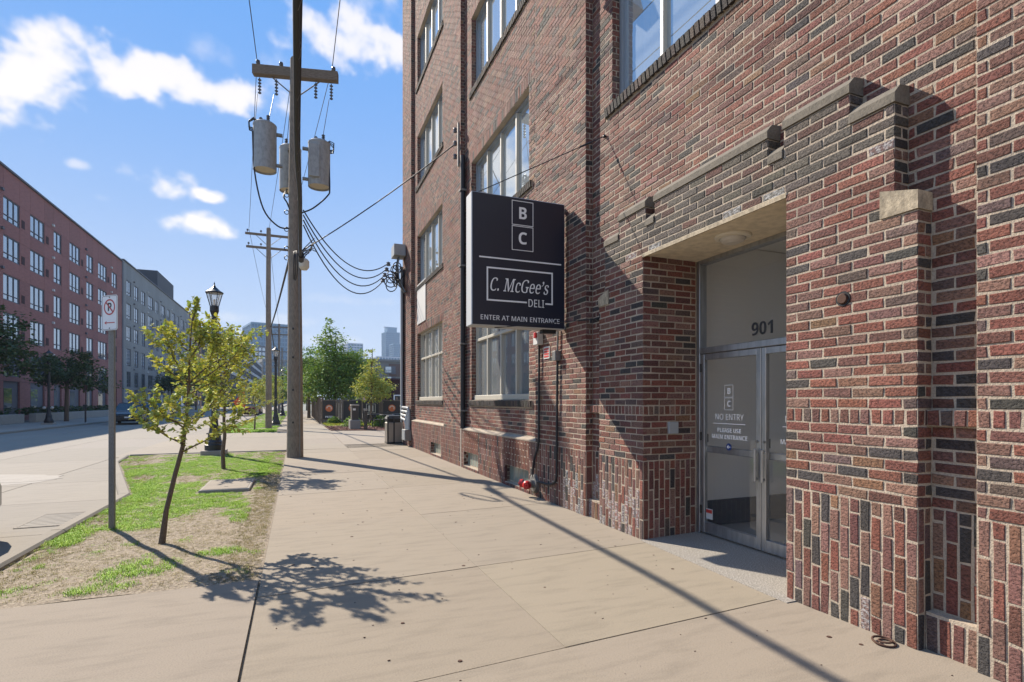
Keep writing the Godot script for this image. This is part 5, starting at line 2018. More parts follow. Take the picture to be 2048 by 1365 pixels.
func street_lamps() -> void:
	var t := thing("street_lamp", "black cast iron lantern lamp post at the corner of the grass strip", "street lamp", Vector3(-2.13, 0.02, -17.0), "street lamps")
	var g := Geo.new()
	g.bevel_box(Vector3(-0.3, -0.06, -0.3), Vector3(0.3, 0.1, 0.3), 0.01)
	put(g, "footing", M.pale_concrete, t)
	g = Geo.new()
	g.lathe(Vector3.ZERO, [[0.245, 0.1], [0.245, 0.25], [0.215, 0.27], [0.205, 0.34], [0.18, 0.37], [0.16, 0.5], [0.165, 0.56], [0.14, 0.6], [0.10, 0.82], [0.09, 0.95], [0.1, 0.98], [0.085, 1.02], [0.075, 1.1]], 20)
	put(g, "pedestal", M.black_paint, t)
	g = Geo.new()
	g.lathe(Vector3.ZERO, [[0.075, 1.1], [0.07, 3.55], [0.09, 3.57], [0.09, 3.62], [0.072, 3.65], [0.075, 3.85], [0.115, 3.97], [0.115, 4.1], [0.1, 4.12]], 16)
	put(g, "shaft", M.black_paint, t)
	g = Geo.new()
	for k in 6:
		var a := TAU * k / 6
		var b := TAU * (k + 1) / 6
		g.quad(Vector3(cos(a) * 0.1, 4.13, sin(a) * 0.1), Vector3(cos(b) * 0.1, 4.13, sin(b) * 0.1), Vector3(cos(b) * 0.195, 4.47, sin(b) * 0.195), Vector3(cos(a) * 0.195, 4.47, sin(a) * 0.195), Vector3(cos((a + b) / 2), 0, sin((a + b) / 2)))
	put(g, "lantern_glass", M.lantern_pane, t)
	for k in 6:
		g = Geo.new()
		var a := TAU * k / 6
		g.rod(Vector3(cos(a) * 0.105, 4.11, sin(a) * 0.105), Vector3(cos(a) * 0.203, 4.48, sin(a) * 0.203), 0.011, 6)
		put(g, "lantern_bar", M.black_paint, t)
	g = Geo.new()
	g.lathe(Vector3.ZERO, [[0.0, 4.47], [0.215, 4.465], [0.23, 4.48], [0.225, 4.5], [0.13, 4.56], [0.07, 4.62], [0.035, 4.65], [0.04, 4.67], [0.012, 4.7], [0.02, 4.73], [0.0, 4.8]], 18)
	put(g, "lantern_roof", M.black_paint, t)
	g = Geo.new()
	g.rod(Vector3(0, 4.1, 0), Vector3(0, 4.3, 0), 0.03, 8)
	put(g, "bulb", M.lamp_opal, t)
	copy(t, "street_lamp", Vector3(-1.15, 0.0, -34.7), "black cast iron lamp post beyond the driveway pole")
	var o := copy(t, "street_lamp", Vector3(-14.5, 0.015, -42.3), "black lamp post with two pale globes at its foot before the red flats")
	for s in [-1.0, 1.0]:
		g = Geo.new()
		g.ball(Vector3(0.2 * s, 1.05, 0.1), Vector3(0.09, 0.09, 0.09), 8, 12)
		put(g, "globe", M.lamp_opal, o)
	copy(t, "street_lamp", Vector3(-1.3, 0.0, -58.0), "black cast iron lamp post far up the near side of the street")
	# posts on the far pavement
	for k in [[930, 640, Vector3(-13.7, 0, -46.0), 2.6, "thin sign post on the far pavement between lamp post and car"], [985, 920, Vector3(-13.5, 0, -45.2), 1.25, "short dark parking meter post on the far pavement"]]:
		g = Geo.new()
		g.rod(Vector3(0, 0, 0), Vector3(0, k[3], 0), 0.03, 8)
		g.bevel_box(Vector3(-0.1, k[3] - 0.32, 0.03), Vector3(0.1, k[3], 0.06), 0.004)
		tag(put(g, "sign_post", M.rust if k[3] > 2.0 else M.black_paint, null, k[2]), k[4], "post")


# ---------------------------------------------------------------- trees
func leaf_shape(width := 0.42, simple := false) -> PackedVector3Array:   # triangles of one leaf, folded along its midrib
	var out := [[0.0, 0.0], [0.2, 0.75], [0.5, 1.0], [0.8, 0.55], [1.0, 0.0]] if not simple else [[0.0, 0.0], [0.45, 1.0], [1.0, 0.0]]
	var p := PackedVector3Array()
	for s in [-1.0, 1.0]:
		for k in out.size() - 1:
			var a := Vector3(0, -0.08 * out[k][0], out[k][0])
			var b := Vector3(0, -0.08 * out[k + 1][0], out[k + 1][0])
			var c := a + Vector3(s * width * out[k][1], 0.12 * out[k][1], 0)
			var d := b + Vector3(s * width * out[k + 1][1], 0.12 * out[k + 1][1], 0)
			if k > 0:
				p.append_array(PackedVector3Array([a, d, c]) if s > 0 else PackedVector3Array([a, c, d]))
			if k < out.size() - 2:
				p.append_array(PackedVector3Array([a, b, d]) if s > 0 else PackedVector3Array([a, d, b]))
			elif k > 0:
				p.append_array(PackedVector3Array([a, b, c]) if s > 0 else PackedVector3Array([a, c, b]))
				p.resize(p.size())
	return p


func leaves(parent: Node, called: String, places: Array, shape: PackedVector3Array, m: StandardMaterial3D, size: Vector2, r: RandomNumberGenerator, droop := 0.4) -> void:
	# places: [point, direction outwards]; all leaves of a crown in one mesh
	var tone: Color = m.get_meta("tone")
	var n := shape.size()
	var v := PackedVector3Array()
	var nn := PackedVector3Array()
	var cc := PackedColorArray()
	v.resize(n * places.size())
	nn.resize(n * places.size())
	cc.resize(n * places.size())
	var at := 0
	for k in places.size():
		var d: Vector3 = (places[k][1] + Vector3(r.randf_range(-1, 1), r.randf_range(-1, 0.6) - droop, r.randf_range(-1, 1)) * 0.9).normalized()
		var up := Vector3(r.randf_range(-0.6, 0.6), 1, r.randf_range(-0.6, 0.6)).normalized()
		var x := up.cross(d)
		if x.length() < 0.05:
			x = Vector3.RIGHT
		x = x.normalized()
		var s := r.randf_range(size.x, size.y)
		var b := Basis(x * s, d.cross(x).normalized() * s, d * s)
		var f := r.randf_range(0.65, 1.2)
		var kind := r.randf()   # leaves differ in hue, by chance alone
		var c := Color(tone.r * f * lerpf(0.75, 1.35, kind), tone.g * f * lerpf(0.9, 1.1, kind), tone.b * f)
		var o: Vector3 = places[k][0]
		for q in range(0, n, 3):
			var p0 := b * shape[q]
			var p1 := b * shape[q + 1]
			var p2 := b * shape[q + 2]
			var w := -(p1 - p0).cross(p2 - p0).normalized()
			v[at] = p0 + o
			v[at + 1] = p1 + o
			v[at + 2] = p2 + o
			for e in 3:
				nn[at + e] = w
				cc[at + e] = c
			at += 3
	var a := []
	a.resize(Mesh.ARRAY_MAX)
	a[Mesh.ARRAY_VERTEX] = v
	a[Mesh.ARRAY_NORMAL] = nn
	a[Mesh.ARRAY_COLOR] = cc
	var mesh := ArrayMesh.new()
	mesh.add_surface_from_arrays(Mesh.PRIMITIVE_TRIANGLES, a)
	var i := MeshInstance3D.new()
	i.mesh = mesh
	i.material_override = m
	i.name = called
	parent.add_child(i, true)


func grow(g: Geo, tips: Array, from: Vector3, dir: Vector3, length: float, radius: float, depth: int, r: RandomNumberGenerator, spread: float, lift: float, leaf_every: float, leaf_from: int) -> void:
	var pts := [from]
	var rad := [radius]
	var d := dir
	var p := from
	var n := 4
	for k in n:
		d = (d + Vector3(r.randf_range(-1, 1), r.randf_range(-0.6, 1) * 0.5 + lift, r.randf_range(-1, 1)) * 0.22).normalized()
		p += d * length / n
		pts.append(p)
		rad.append(radius * (1.0 - 0.5 * (k + 1) / n))
		if depth <= leaf_from:
			var m := int(length / n / leaf_every) + 1
			for q in m:
				tips.append([p - d * length / n * r.randf() + Vector3(r.randf_range(-1, 1), r.randf_range(-1, 1), r.randf_range(-1, 1)) * leaf_every * 0.8, (d + Vector3(r.randf_range(-1, 1), r.randf_range(-0.3, 1), r.randf_range(-1, 1))).normalized()])
		if depth > 0 and k > 0:
			var side := Vector3(r.randf_range(-1, 1), r.randf_range(-0.2, 0.5), r.randf_range(-1, 1)).normalized()
			grow(g, tips, p, (d * 0.7 + side * spread).normalized(), length * r.randf_range(0.45, 0.7), rad[-1] * 0.65, depth - 1, r, spread, lift, leaf_every, leaf_from)
	g.tube(pts, rad, 8 if radius > 0.02 else 5)
	if depth > 0:
		grow(g, tips, p, d, length * 0.6, rad[-1] * 0.9, depth - 1, r, spread, lift, leaf_every, leaf_from)


func young_trees() -> void:
	var leaf := leaf_shape(0.36)
	# the near tree leans; its limbs are laid out one by one
	var t := thing("young_tree", "young leaning tree with bright green leaves just behind the no parking sign", "tree", Vector3(-1.32, -0.02, -6.58), "young trees on the planted strip")
	var r := RandomNumberGenerator.new()
	r.seed = 11
	var g := Geo.new()
	var trunk := [Vector3(0, -0.05, 0), Vector3(0.012, 0.02, 0), Vector3(0.05, 0.35, 0.0), Vector3(0.13, 0.72, 0.01), Vector3(0.2, 1.02, 0.0), Vector3(0.225, 1.3, -0.02), Vector3(0.25, 1.65, -0.03), Vector3(0.26, 2.05, -0.02), Vector3(0.29, 2.4, 0.0)]
	g.tube(trunk, [0.045, 0.034, 0.025, 0.023, 0.022, 0.017, 0.014, 0.009, 0.004], 10)
	put(g, "trunk", M.bark, t)
	g = Geo.new()
	var tips := []
	for k in [[4, Vector3(-0.75, 0.5, 0.2), 0.42], [4, Vector3(0.8, 0.35, 0.2), 0.42], [4, Vector3(0.1, 0.4, 0.9), 0.36], [5, Vector3(-0.8, 0.75, 0.3), 0.42], [5, Vector3(0.9, 0.55, -0.2), 0.48], [5, Vector3(0.3, 0.5, -0.9), 0.4], [5, Vector3(-0.7, 0.35, 0.5), 0.46],
			[6, Vector3(-0.8, 0.8, -0.2), 0.36], [6, Vector3(0.9, 0.6, 0.3), 0.48], [6, Vector3(-0.2, 0.5, 0.8), 0.36], [6, Vector3(0.75, 0.85, -0.1), 0.46], [6, Vector3(0.5, 0.3, -0.7), 0.4], [7, Vector3(-0.75, 0.5, 0.1), 0.22], [7, Vector3(0.6, 0.8, 0.2), 0.2], [8, Vector3(0.3, 1, 0), 0.12], [7, Vector3(0.1, 0.9, -0.3), 0.26]]:
		grow(g, tips, trunk[k[0]] + Vector3(0, r.randf_range(-0.1, 0.05), 0), k[1].normalized(), k[2] * (0.74 if k[1].x < -0.3 else 1.08), 0.010, 2, r, 0.85, 0.15, 0.0145, 2)
	put(g, "branches", M.bark, t)
	leaves(t, "crown", tips, leaf, M.leaf_fresh, Vector2(0.032, 0.060), r, 0.25)
	print("near tree leaves ", tips.size())
	var kinds := [[Vector3(-1.49, -0.02, -13.29), 3.15, 22, "young upright tree with bright green leaves beside the iron lamp post"], [Vector3(-2.0, -0.02, -30.4), 2.6, 23, "small young tree on the grass by the driveway pole"], [Vector3(-1.75, -0.02, -38.0), 2.8, 24, "young tree beyond the driveway pole"], [Vector3(-1.9, -0.02, -45.0), 3.6, 25, "young tree far up the planted strip"], [Vector3(-1.9, -0.02, -54.0), 4.0, 26, "young tree at the far end of the planted strip"]]
	for k in kinds:
		t = thing("young_tree", k[3], "tree", k[0], "young trees on the planted strip")
		r.seed = k[2]
		var h: float = k[1]
		g = Geo.new()
		var tr := []
		var ra := []
		for q in 9:
			tr.append(Vector3(r.randf_range(-0.02, 0.02) * q, h * q / 8.5, r.randf_range(-0.02, 0.02) * q))
			ra.append(lerpf(0.045, 0.006, q / 8.0))
		g.tube(tr, ra, 8)
		put(g, "trunk", M.bark, t)
		g = Geo.new()
		tips = []
		for q in 22:
			var f := r.randf_range(0.33, 0.98)
			var a := q * 2.4
			var len := lerpf(0.66, 0.2, absf(f - 0.5) * 2.0) * h / 3.0
			grow(g, tips, Vector3(0, h * f * 0.94, 0), Vector3(cos(a), r.randf_range(0.1, 0.8), sin(a)).normalized(), len, 0.012, 2, r, 0.9, 0.12, 0.03, 2)
		put(g, "branches", M.bark, t)
		leaves(t, "crown", tips.filter(func(_p): return r.randf() < 0.8), leaf, M.leaf_fresh, Vector2(0.045, 0.085), r, 0.25)


func big_tree(label: String, at: Vector3, height: float, low: float, lobes: Array, m: StandardMaterial3D, count: int, size: Vector2, seed_: int, group: String, thick := 0.13) -> void:
	# lobes: [centre, radii] of the clumps that make up the crown
	var t := thing("tree", label, "tree", at, group)
	var r := RandomNumberGenerator.new()
	r.seed = seed_
	var g := Geo.new()
	var top := Vector3(0.1, height * 0.8, 0.0)
	g.tube([Vector3(0, -0.1, 0), Vector3(0.02, low, 0), Vector3(0.06, lerpf(low, height, 0.45), 0.03), top], [thick * 1.2, thick * 0.9, thick * 0.6, thick * 0.15], 10)
	put(g, "trunk", M.bark, t)
	g = Geo.new()
	for l in lobes:
		var a := Vector3(0.03, lerpf(low, l[0].y, 0.45), 0)
		g.tube([a, a.lerp(l[0], 0.5) + Vector3.UP * 0.2, l[0]], [thick * 0.4, thick * 0.25, thick * 0.08], 6)
		for q in 5:
			var e: Vector3 = l[0] + Vector3(r.randf_range(-1, 1) * l[1].x, r.randf_range(-0.8, 1) * l[1].y, r.randf_range(-1, 1) * l[1].z) * 0.8
			g.tube([l[0], e], [thick * 0.1, thick * 0.03], 5)
	put(g, "limbs", M.bark, t)
	var places := []
	var total := 0.0
	for l in lobes:
		total += l[1].x * l[1].y * l[1].z
	for l in lobes:
		var n := int(count * l[1].x * l[1].y * l[1].z / total)
		var twigs := maxi(6, n / 24)
		for q in twigs:   # leaves sit on sprays, the sprays mostly near the outside
			var d := Vector3(r.randfn(), r.randfn(), r.randfn()).normalized()
			var c: Vector3 = l[0] + d * l[1] * pow(r.randf(), 0.45)
			var reach: float = minf(l[1].x, l[1].y) * r.randf_range(0.16, 0.34)
			for w in 24:
				places.append([c + Vector3(r.randfn() * reach, r.randfn() * reach * 0.55, r.randfn() * reach), (d + Vector3.UP * 0.2).normalized()])
	leaves(t, "crown", places, leaf_shape(0.5, true), m, size, r, 0.3)


# ---------------------------------------------------------------- across the street
func flats(label: String, called: String, x: float, s0: float, s1: float, top: float, columns: Array, rows: Array, skin: String, deep_: float, vents: bool) -> Node3D:
	# columns: [from, to, lights] along the street; rows: [sill, head]
	var t := thing(called, label, "building")
	var g := Geo.new()
	g.box(Vector3(x - deep_, -0.1, -s0), Vector3(x - 0.12, top - 0.02, -s1))
	put(g, "core", M.infill, t)
	var seams := [s0]
	for c in columns:
		seams.append(c[0])
		seams.append(c[1])
	seams.append(s1)
	var m: Material = M[skin]
	var levels := [2.9]
	for w in rows:
		levels.append(w[0])
		levels.append(w[1])
	levels.append(top)
	for k in levels.size() - 1:
		var spandrel := k % 2 == 0
		for q in seams.size() - 1:
			if not spandrel and q % 2 == 1:
				continue
			g = Geo.new()
			var f := rng.randf_range(0.86, 1.06)
			g.col = Color(f, f, f)
			g.box(Vector3(x - 0.118, levels[k] + (0.012 if spandrel else 0.0), -seams[q] - 0.009), Vector3(x + rng.randf_range(-0.004, 0.004), levels[k + 1] - (0.012 if spandrel else 0.0), -seams[q + 1] + 0.009))
			put(g, "panel", m, t)
	for k in rows.size():
		for q in columns.size():
			var c: Array = columns[q]
			var o := part("window", t)
			g = Geo.new()
			var y0: float = rows[k][0]
			var y1: float = rows[k][1]
			var a: float = -c[0]
			var b: float = -c[1]
			for e in [[y0, y0 + 0.06, a, b], [y1 - 0.06, y1, a, b], [y0 + 0.06, y1 - 0.06, a, a - 0.06], [y0 + 0.06, y1 - 0.06, b + 0.06, b], [y0 + 0.38, y0 + 0.43, a - 0.06, b + 0.06]]:
				g.box(Vector3(x - 0.11, e[0], e[2]), Vector3(x - 0.03, e[1], e[3]))
			var step: float = (b - a) / c[2]
			for e in range(1, c[2]):
				g.box(Vector3(x - 0.109, y0 + 0.06, a + step * e - 0.03), Vector3(x - 0.032, y1 - 0.06, a + step * e + 0.03))
			put(g, "frame", M.infill, o)
			g = Geo.new()
			g.box(Vector3(x - 0.1, y0 + 0.05, a - 0.05), Vector3(x - 0.075, y1 - 0.05, b + 0.05))
			put(g, "pane", M.sky_pane, o)
			if vents and c[2] == 3:
				g = Geo.new()
				g.box(Vector3(x - 0.002, y0 + 0.15, b - 0.25), Vector3(x + 0.02, y0 + 0.75, b - 0.75))
				put(g, "vent_grille", M.barn_red if skin == "panel_red" else M.infill, t)
			if vents and q % 2 == 1:
				g = Geo.new()
				g.box(Vector3(x - 0.002, y1 + 0.25, a + 0.4), Vector3(x + 0.14, y1 + 0.42, a + 0.15))
				put(g, "wall_vent", M.infill if q % 4 == 1 else M.white_paint, t)
	g = Geo.new()
	g.box(Vector3(x - deep_, top, -s0 + 0.05), Vector3(x + 0.12, top + 0.14, -s1 - 0.05))
	put(g, "parapet", M.infill, t)
	# ground floor: piers of the same cladding between grey recesses with doors and windows
	for q in seams.size() - 1:
		var a: float = -seams[q]
		var b: float = -seams[q + 1]
		if q % 2 == 0:
			g = Geo.new()
			g.box(Vector3(x - 0.118, 0.0, a), Vector3(x + 0.002, 2.888, b))
			put(g, "pier", m, t)
		else:
			g = Geo.new()
			g.box(Vector3(x - 0.12, 0.9, a - 0.3), Vector3(x - 0.09, 2.4, lerpf(a, b, 0.6)))
			put(g, "ground_floor_window", M.sky_pane, t)
	return t


func far_side() -> void:
	var rows := [[3.25, 5.0], [5.9, 7.72], [8.62, 10.45], [11.53, 13.18], [14.22, 15.88]]
	var red := [[44.3, 46.4, 3], [48.0, 50.4, 3], [52.1, 54.6, 3], [56.4, 58.0, 2], [59.8, 62.3, 3], [64.0, 65.8, 2], [67.3, 70.0, 3], [71.7, 73.5, 2]]
	flats("long red clad block of flats with rows of tall windows across the street", "red_flats", -19.0, 36.0, 75.4, 17.85, red, rows, "panel_red", 16.0, true)
	var g := Geo.new()
	g.box(Vector3(-34.0, 0, -75.41), Vector3(-18.95, 17.9, -75.9))
	var o := put(g, "party_wall", M.infill)
	tag(o, "dark vertical strip between the red flats and the grey flats", "wall")
	var grey := []
	var s := 77.3
	for k in 11:
		var wide: bool = k % 2 == 1 and k > 1
		var l := 2.6 if wide else 1.75
		grey.append([s, s + l, 3 if wide else 2])
		s += l + 1.6
	flats("grey panelled block of flats continuing the row beyond the red flats", "grey_flats", -19.0, 75.9, 118.0, 18.15, grey, [[3.2, 5.1], [5.75, 7.86], [8.8, 10.57], [11.45, 13.34], [14.3, 16.1]], "panel_grey", 16.0, true)
	var tan := [[120.0, 122.5, 3], [124.5, 126.2, 2], [128.0, 130.5, 3]]
	flats("tan clad end block beyond the grey flats", "tan_flats", -19.0, 118.4, 132.0, 18.2, tan, [[3.2, 5.1], [5.75, 7.86], [8.8, 10.57], [11.45, 13.34], [14.3, 16.1]], "panel_tan", 16.0, false)
	g = Geo.new()
	g.box(Vector3(-27.0, 18.25, -100.0), Vector3(-20.5, 22.2, -112.0))
	tag(put(g, "roof_plant_room", M.dark_cladding), "dark plant room standing on the roof of the grey flats", "roof hut")
	# planter wall with a hedge, steps and rails
	for k in [[37.0, 45.5], [47.2, 75.0], [76.5, 116.0]]:
		g = Geo.new()
		g.bevel_box(Vector3(-17.3, 0.015, -k[1]), Vector3(-16.9, 0.62, -k[0]), 0.02)
		tag(put(g, "planter_wall", M.pale_concrete), "low pale concrete planter wall " + ("at the near end of the red flats" if k[0] < 40.0 else ("along the red flats beyond the steps" if k[0] < 60.0 else "along the grey flats")), "wall", "planter walls before the flats")
		var t := thing("hedge", "low dark hedge behind the planter wall " + ("at the near end of the red flats" if k[0] < 40.0 else ("along the red flats beyond the steps" if k[0] < 60.0 else "along the grey flats")), "hedge", Vector3(-17.9, 0.0, -k[0]), "hedges before the flats")
		var r := RandomNumberGenerator.new()
		r.seed = int(k[0])
		var pl := []
		for q in int((k[1] - k[0]) * 55):
			pl.append([Vector3(r.randf_range(-0.5, 0.5), 0.5 + r.randf() * 0.5, -r.randf() * (k[1] - k[0])), Vector3(r.randf_range(-0.5, 1), 0.6, r.randf_range(-1, 1)).normalized()])
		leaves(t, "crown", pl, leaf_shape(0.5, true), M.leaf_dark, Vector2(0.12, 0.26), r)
	# street trees in the shade of the flats
	var row := "street trees before the flats"
	var spots := [[Vector3(-15.3, 0, -37.0), 6.6, 1, "broad dark tree before the near end of the red flats"], [Vector3(-15.6, 0, -48.5), 5.4, 2, "dark tree before the red flats beside the iron lamp post"], [Vector3(-15.6, 0, -84.0), 6.0, 3, "dark tree before the near end of the grey flats"], [Vector3(-15.6, 0, -93.0), 7.2, 4, "taller dark tree before the middle of the grey flats"], [Vector3(-15.6, 0, -103.0), 7.2, 5, "dark tree before the far end of the grey flats"]]
	for k in spots:
		var h: float = k[1]
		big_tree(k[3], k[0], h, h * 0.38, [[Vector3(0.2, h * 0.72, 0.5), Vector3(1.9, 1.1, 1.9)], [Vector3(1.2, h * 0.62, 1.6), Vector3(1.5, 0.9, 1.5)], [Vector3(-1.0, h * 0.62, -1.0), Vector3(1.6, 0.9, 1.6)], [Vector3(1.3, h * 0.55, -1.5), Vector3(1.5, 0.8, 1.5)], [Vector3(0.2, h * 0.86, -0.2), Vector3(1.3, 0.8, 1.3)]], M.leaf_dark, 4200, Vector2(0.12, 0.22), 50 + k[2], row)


# ---------------------------------------------------------------- the yard beyond the brick building
func corner_garden() -> void:
	var g: Geo
	# mulch bed and lawn
	g = Geo.new()
	g.prism(PackedVector2Array([Vector2(1.6, 28.4), Vector2(4.2, 27.6), Vector2(5.2, 28.6), Vector2(4.0, 31.5), Vector2(1.52, 33.5)]), Transform3D(Basis(Vector3.RIGHT, -PI / 2), Vector3(0, -0.05, 0)), 0.075)
	structure(put(g, "mulch_bed", M.mulch))
	var r := RandomNumberGenerator.new()
	r.seed = 8
	g = Geo.new()
	for k in 900:
		var p := Vector3(r.randf_range(1.6, 4.6), 0.03, -r.randf_range(28.2, 33.0))
		var d := Vector3(r.randf_range(-1, 1), r.randf_range(0, 0.5), r.randf_range(-1, 1)).normalized() * r.randf_range(0.02, 0.05)
		g.tube([p - d, p + d], [0.012, 0.008], 4)
	var chips := put(g, "mulch_chips", M.mulch)
	chips.set_meta("kind", "stuff")
	tag(chips, "reddish wood chips covering the bed by the monument sign", "mulch")
	g = Geo.new()
	g.box(Vector3(1.52, -0.06, -33.4), Vector3(9.0, 0.012, -37.2))
	structure(put(g, "lawn", M.soil))
	var pl := []
	for k in 2600:
		pl.append([Vector3(r.randf_range(1.55, 6.0), 0.012, -r.randf_range(33.2, 37.0)), Vector3(0, 1, 0)])
	var lawn := thing("lawn_grass", "short green grass strip before the wooden fence", "grass")
	lawn.set_meta("kind", "stuff")
	leaves(lawn, "blades", pl, leaf_shape(0.2, true), M.leaf_fresh, Vector2(0.08, 0.16), r, -0.6)
	# bushes
	for k in [[Vector3(3.0, 0, -32.4), 0.5, "round green bush beside the monument sign"], [Vector3(4.6, 0, -32.0), 0.55, "green bush between the monument sign and the bollard"], [Vector3(6.0, 0, -33.0), 0.6, "green bush behind the bollard"], [Vector3(7.4, 0, -33.5), 0.55, "green bush beside the patio tables"], [Vector3(8.8, 0, -34.0), 0.6, "green bush at the end of the patio"], [Vector3(2.2, 0, -35.8), 0.4, "small dark bush at the foot of the fence"]]:
		var t := thing("bush", k[2], "bush", k[0], "bushes in the corner garden")
		pl = []
		for q in 700:
			var d := Vector3(r.randfn(), absf(r.randfn()), r.randfn()).normalized()
			pl.append([d * k[1] * Vector3(1.1, 1.2, 1.1) * pow(r.randf(), 0.4), d])
		leaves(t, "crown", pl, leaf_shape(0.45, true), M.leaf_tree, Vector2(0.08, 0.15), r)
		g = Geo.new()
		for q in 4:
			g.rod(Vector3(0, 0, 0), Vector3(r.randf_range(-0.3, 0.3), k[1], r.randf_range(-0.3, 0.3)), 0.015, 5)
		put(g, "stems", M.bark, t)
	# monument sign
	var t := thing("monument_sign", "dark stone monument sign on a wider foot in the mulch bed", "sign", Vector3(2.85, 0, -29.6))
	g = Geo.new()
	g.bevel_box(Vector3(-0.26, 0, -0.5), Vector3(0.26, 0.5, 0.5), 0.02)
	put(g, "foot", M.condo_grey, t)
	g = Geo.new()
	g.bevel_box(Vector3(-0.17, 0.5, -0.4), Vector3(0.17, 1.24, 0.4), 0.015)
	put(g, "slab", M.banner_dark, t)
	g = Geo.new()
	g.bevel_box(Vector3(-0.2, 1.24, -0.44), Vector3(0.2, 1.3, 0.44), 0.01)
	put(g, "cap", M.pale_concrete, t)
	g = Geo.new()
	g.box(Vector3(-0.12, 1.0, 0.4), Vector3(0.02, 1.1, 0.41))
	put(g, "small_plate", M.white_paint, t)
	t = thing("bollard", "slim black square bollard with a pale cap at the edge of the mulch", "bollard", Vector3(3.27, 0, -28.25))
	g = Geo.new()
	g.bevel_box(Vector3(-0.08, 0, -0.08), Vector3(0.08, 0.98, 0.08), 0.01)
	put(g, "post", M.black_paint, t)
	g = Geo.new()
	g.bevel_box(Vector3(-0.085, 0.98, -0.085), Vector3(0.085, 1.1, 0.085), 0.01)
	put(g, "light_head", M.galvanised, t)
	# litter bin at the corner of the brick building
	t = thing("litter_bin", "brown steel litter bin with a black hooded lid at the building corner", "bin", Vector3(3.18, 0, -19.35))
	g = Geo.new()
	g.bevel_box(Vector3(-0.24, 0.02, -0.3), Vector3(0.3, 0.74, 0.3), 0.03)
	put(g, "body", M.bin_steel, t)
	g = Geo.new()
	for x in [-0.245, -0.03]:
		g.box(Vector3(x, 0.02, 0.29), Vector3(x + 0.05, 0.95, 0.31))
	g.box(Vector3(-0.25, 0.0, -0.31), Vector3(0.31, 0.03, 0.305))
	put(g, "corner_post", M.bin_black, t)
	g = Geo.new()
	g.hull([Vector3(-0.25, 0.86, -0.31), Vector3(0.31, 0.86, -0.31), Vector3(0.31, 0.86, 0.31), Vector3(-0.25, 0.86, 0.31), Vector3(-0.18, 0.97, -0.25), Vector3(0.25, 0.97, -0.25), Vector3(0.25, 0.97, 0.25), Vector3(-0.18, 0.97, 0.25)])
	put(g, "lid", M.bin_black, t)
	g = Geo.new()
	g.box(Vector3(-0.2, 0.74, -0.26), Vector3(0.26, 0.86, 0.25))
	put(g, "opening_shade_block", M.hinge_black, t)  # solid block coloured black as the shaded hollow under the lid
	# patio tables and chairs, wire furniture
	var table := thing("patio_table", "dark metal patio table in front of the banner fence", "table", Vector3(4.75, 0, -30.9), "patio tables")
	g = Geo.new()
	g.lathe(Vector3(0, 0.70, 0), [[0.0, 0.0], [0.42, 0.0], [0.43, 0.015], [0.42, 0.03], [0.0, 0.03]], 22)
	put(g, "table_top", M.black_paint, table)
	for k in 4:
		g = Geo.new()
		var a := TAU * k / 4 + 0.4
		g.tube([Vector3(cos(a) * 0.36, 0, sin(a) * 0.36), Vector3(cos(a) * 0.1, 0.4, sin(a) * 0.1), Vector3(cos(a) * 0.3, 0.7, sin(a) * 0.3)], [0.016, 0.016, 0.016], 6)
		put(g, "leg", M.black_paint, table)
	copy(table, "patio_table", Vector3(5.55, 0, -32.0))
	copy(table, "patio_table", Vector3(4.2, 0, -32.3))
	var chair := thing("patio_chair", "dark metal patio chair at a table in front of the banner fence", "chair", Vector3(4.15, 0, -30.8), "patio chairs", 1.5)
	g = Geo.new()
	g.bevel_box(Vector3(-0.21, 0.43, -0.21), Vector3(0.21, 0.455, 0.21), 0.008)
	put(g, "seat", M.black_paint, chair)
	g = Geo.new()
	for k in 6:
		g.rod(Vector3(-0.2 + k * 0.08, 0.45, -0.21), Vector3(-0.2 + k * 0.08, 0.85, -0.27), 0.009, 5)
	g.rod(Vector3(-0.2, 0.85, -0.27), Vector3(0.2, 0.85, -0.27), 0.014, 6)
	put(g, "backrest", M.black_paint, chair)
	for k in 4:
		g = Geo.new()
		var sx := -0.19 if k % 2 else 0.19
		var sz := -0.19 if k < 2 else 0.19
		g.rod(Vector3(sx * 1.1, 0, sz * 1.1), Vector3(sx, 0.44, sz), 0.013, 6)
		put(g, "leg", M.black_paint, chair)
	for k in [[Vector3(5.35, 0, -30.9), -1.5], [Vector3(4.75, 0, -31.5), 0.1], [Vector3(5.55, 0, -32.6), 0.2], [Vector3(4.75, 0, -32.3), -1.5], [Vector3(4.7, 0, -30.25), 3.0], [Vector3(6.1, 0, -32.0), -1.6]]:
		copy(chair, "patio_chair", k[0], "", k[1])
	# the fence: upright boards between posts, one run along the pavement, one across
	var fences := [[Vector3(1.52, 0, -37.4), Vector3(1.52, 0, -58.0), "weathered wooden board fence running along the pavement"], [Vector3(1.56, 0, -37.4), Vector3(13.5, 0, -35.2), "weathered wooden board fence hung with dark banners behind the patio"]]
	for f in fences:
		t = thing("board_fence", f[2], "fence", f[0])
		var d: Vector3 = f[1] - f[0]
		var n := int(d.length() / 0.15)
		var dir := d.normalized()
		var out := dir.cross(Vector3.UP)
		for k in n:
			g = Geo.new()
			var f0 := rng.randf_range(0.75, 1.2)
			g.col = Color(f0, f0 * 0.98, f0 * 0.95)
			var a := dir * (k * 0.15 + 0.006)
			var b := dir * (k * 0.15 + 0.144)
			var h := 1.58 + rng.randf_range(-0.012, 0.012)
			g.hull([a, b, b + out * 0.02, a + out * 0.02, a + Vector3.UP * h, b + Vector3.UP * h, b + out * 0.02 + Vector3.UP * h, a + out * 0.02 + Vector3.UP * h])
			put(g, "board", M.fence_wood, t)
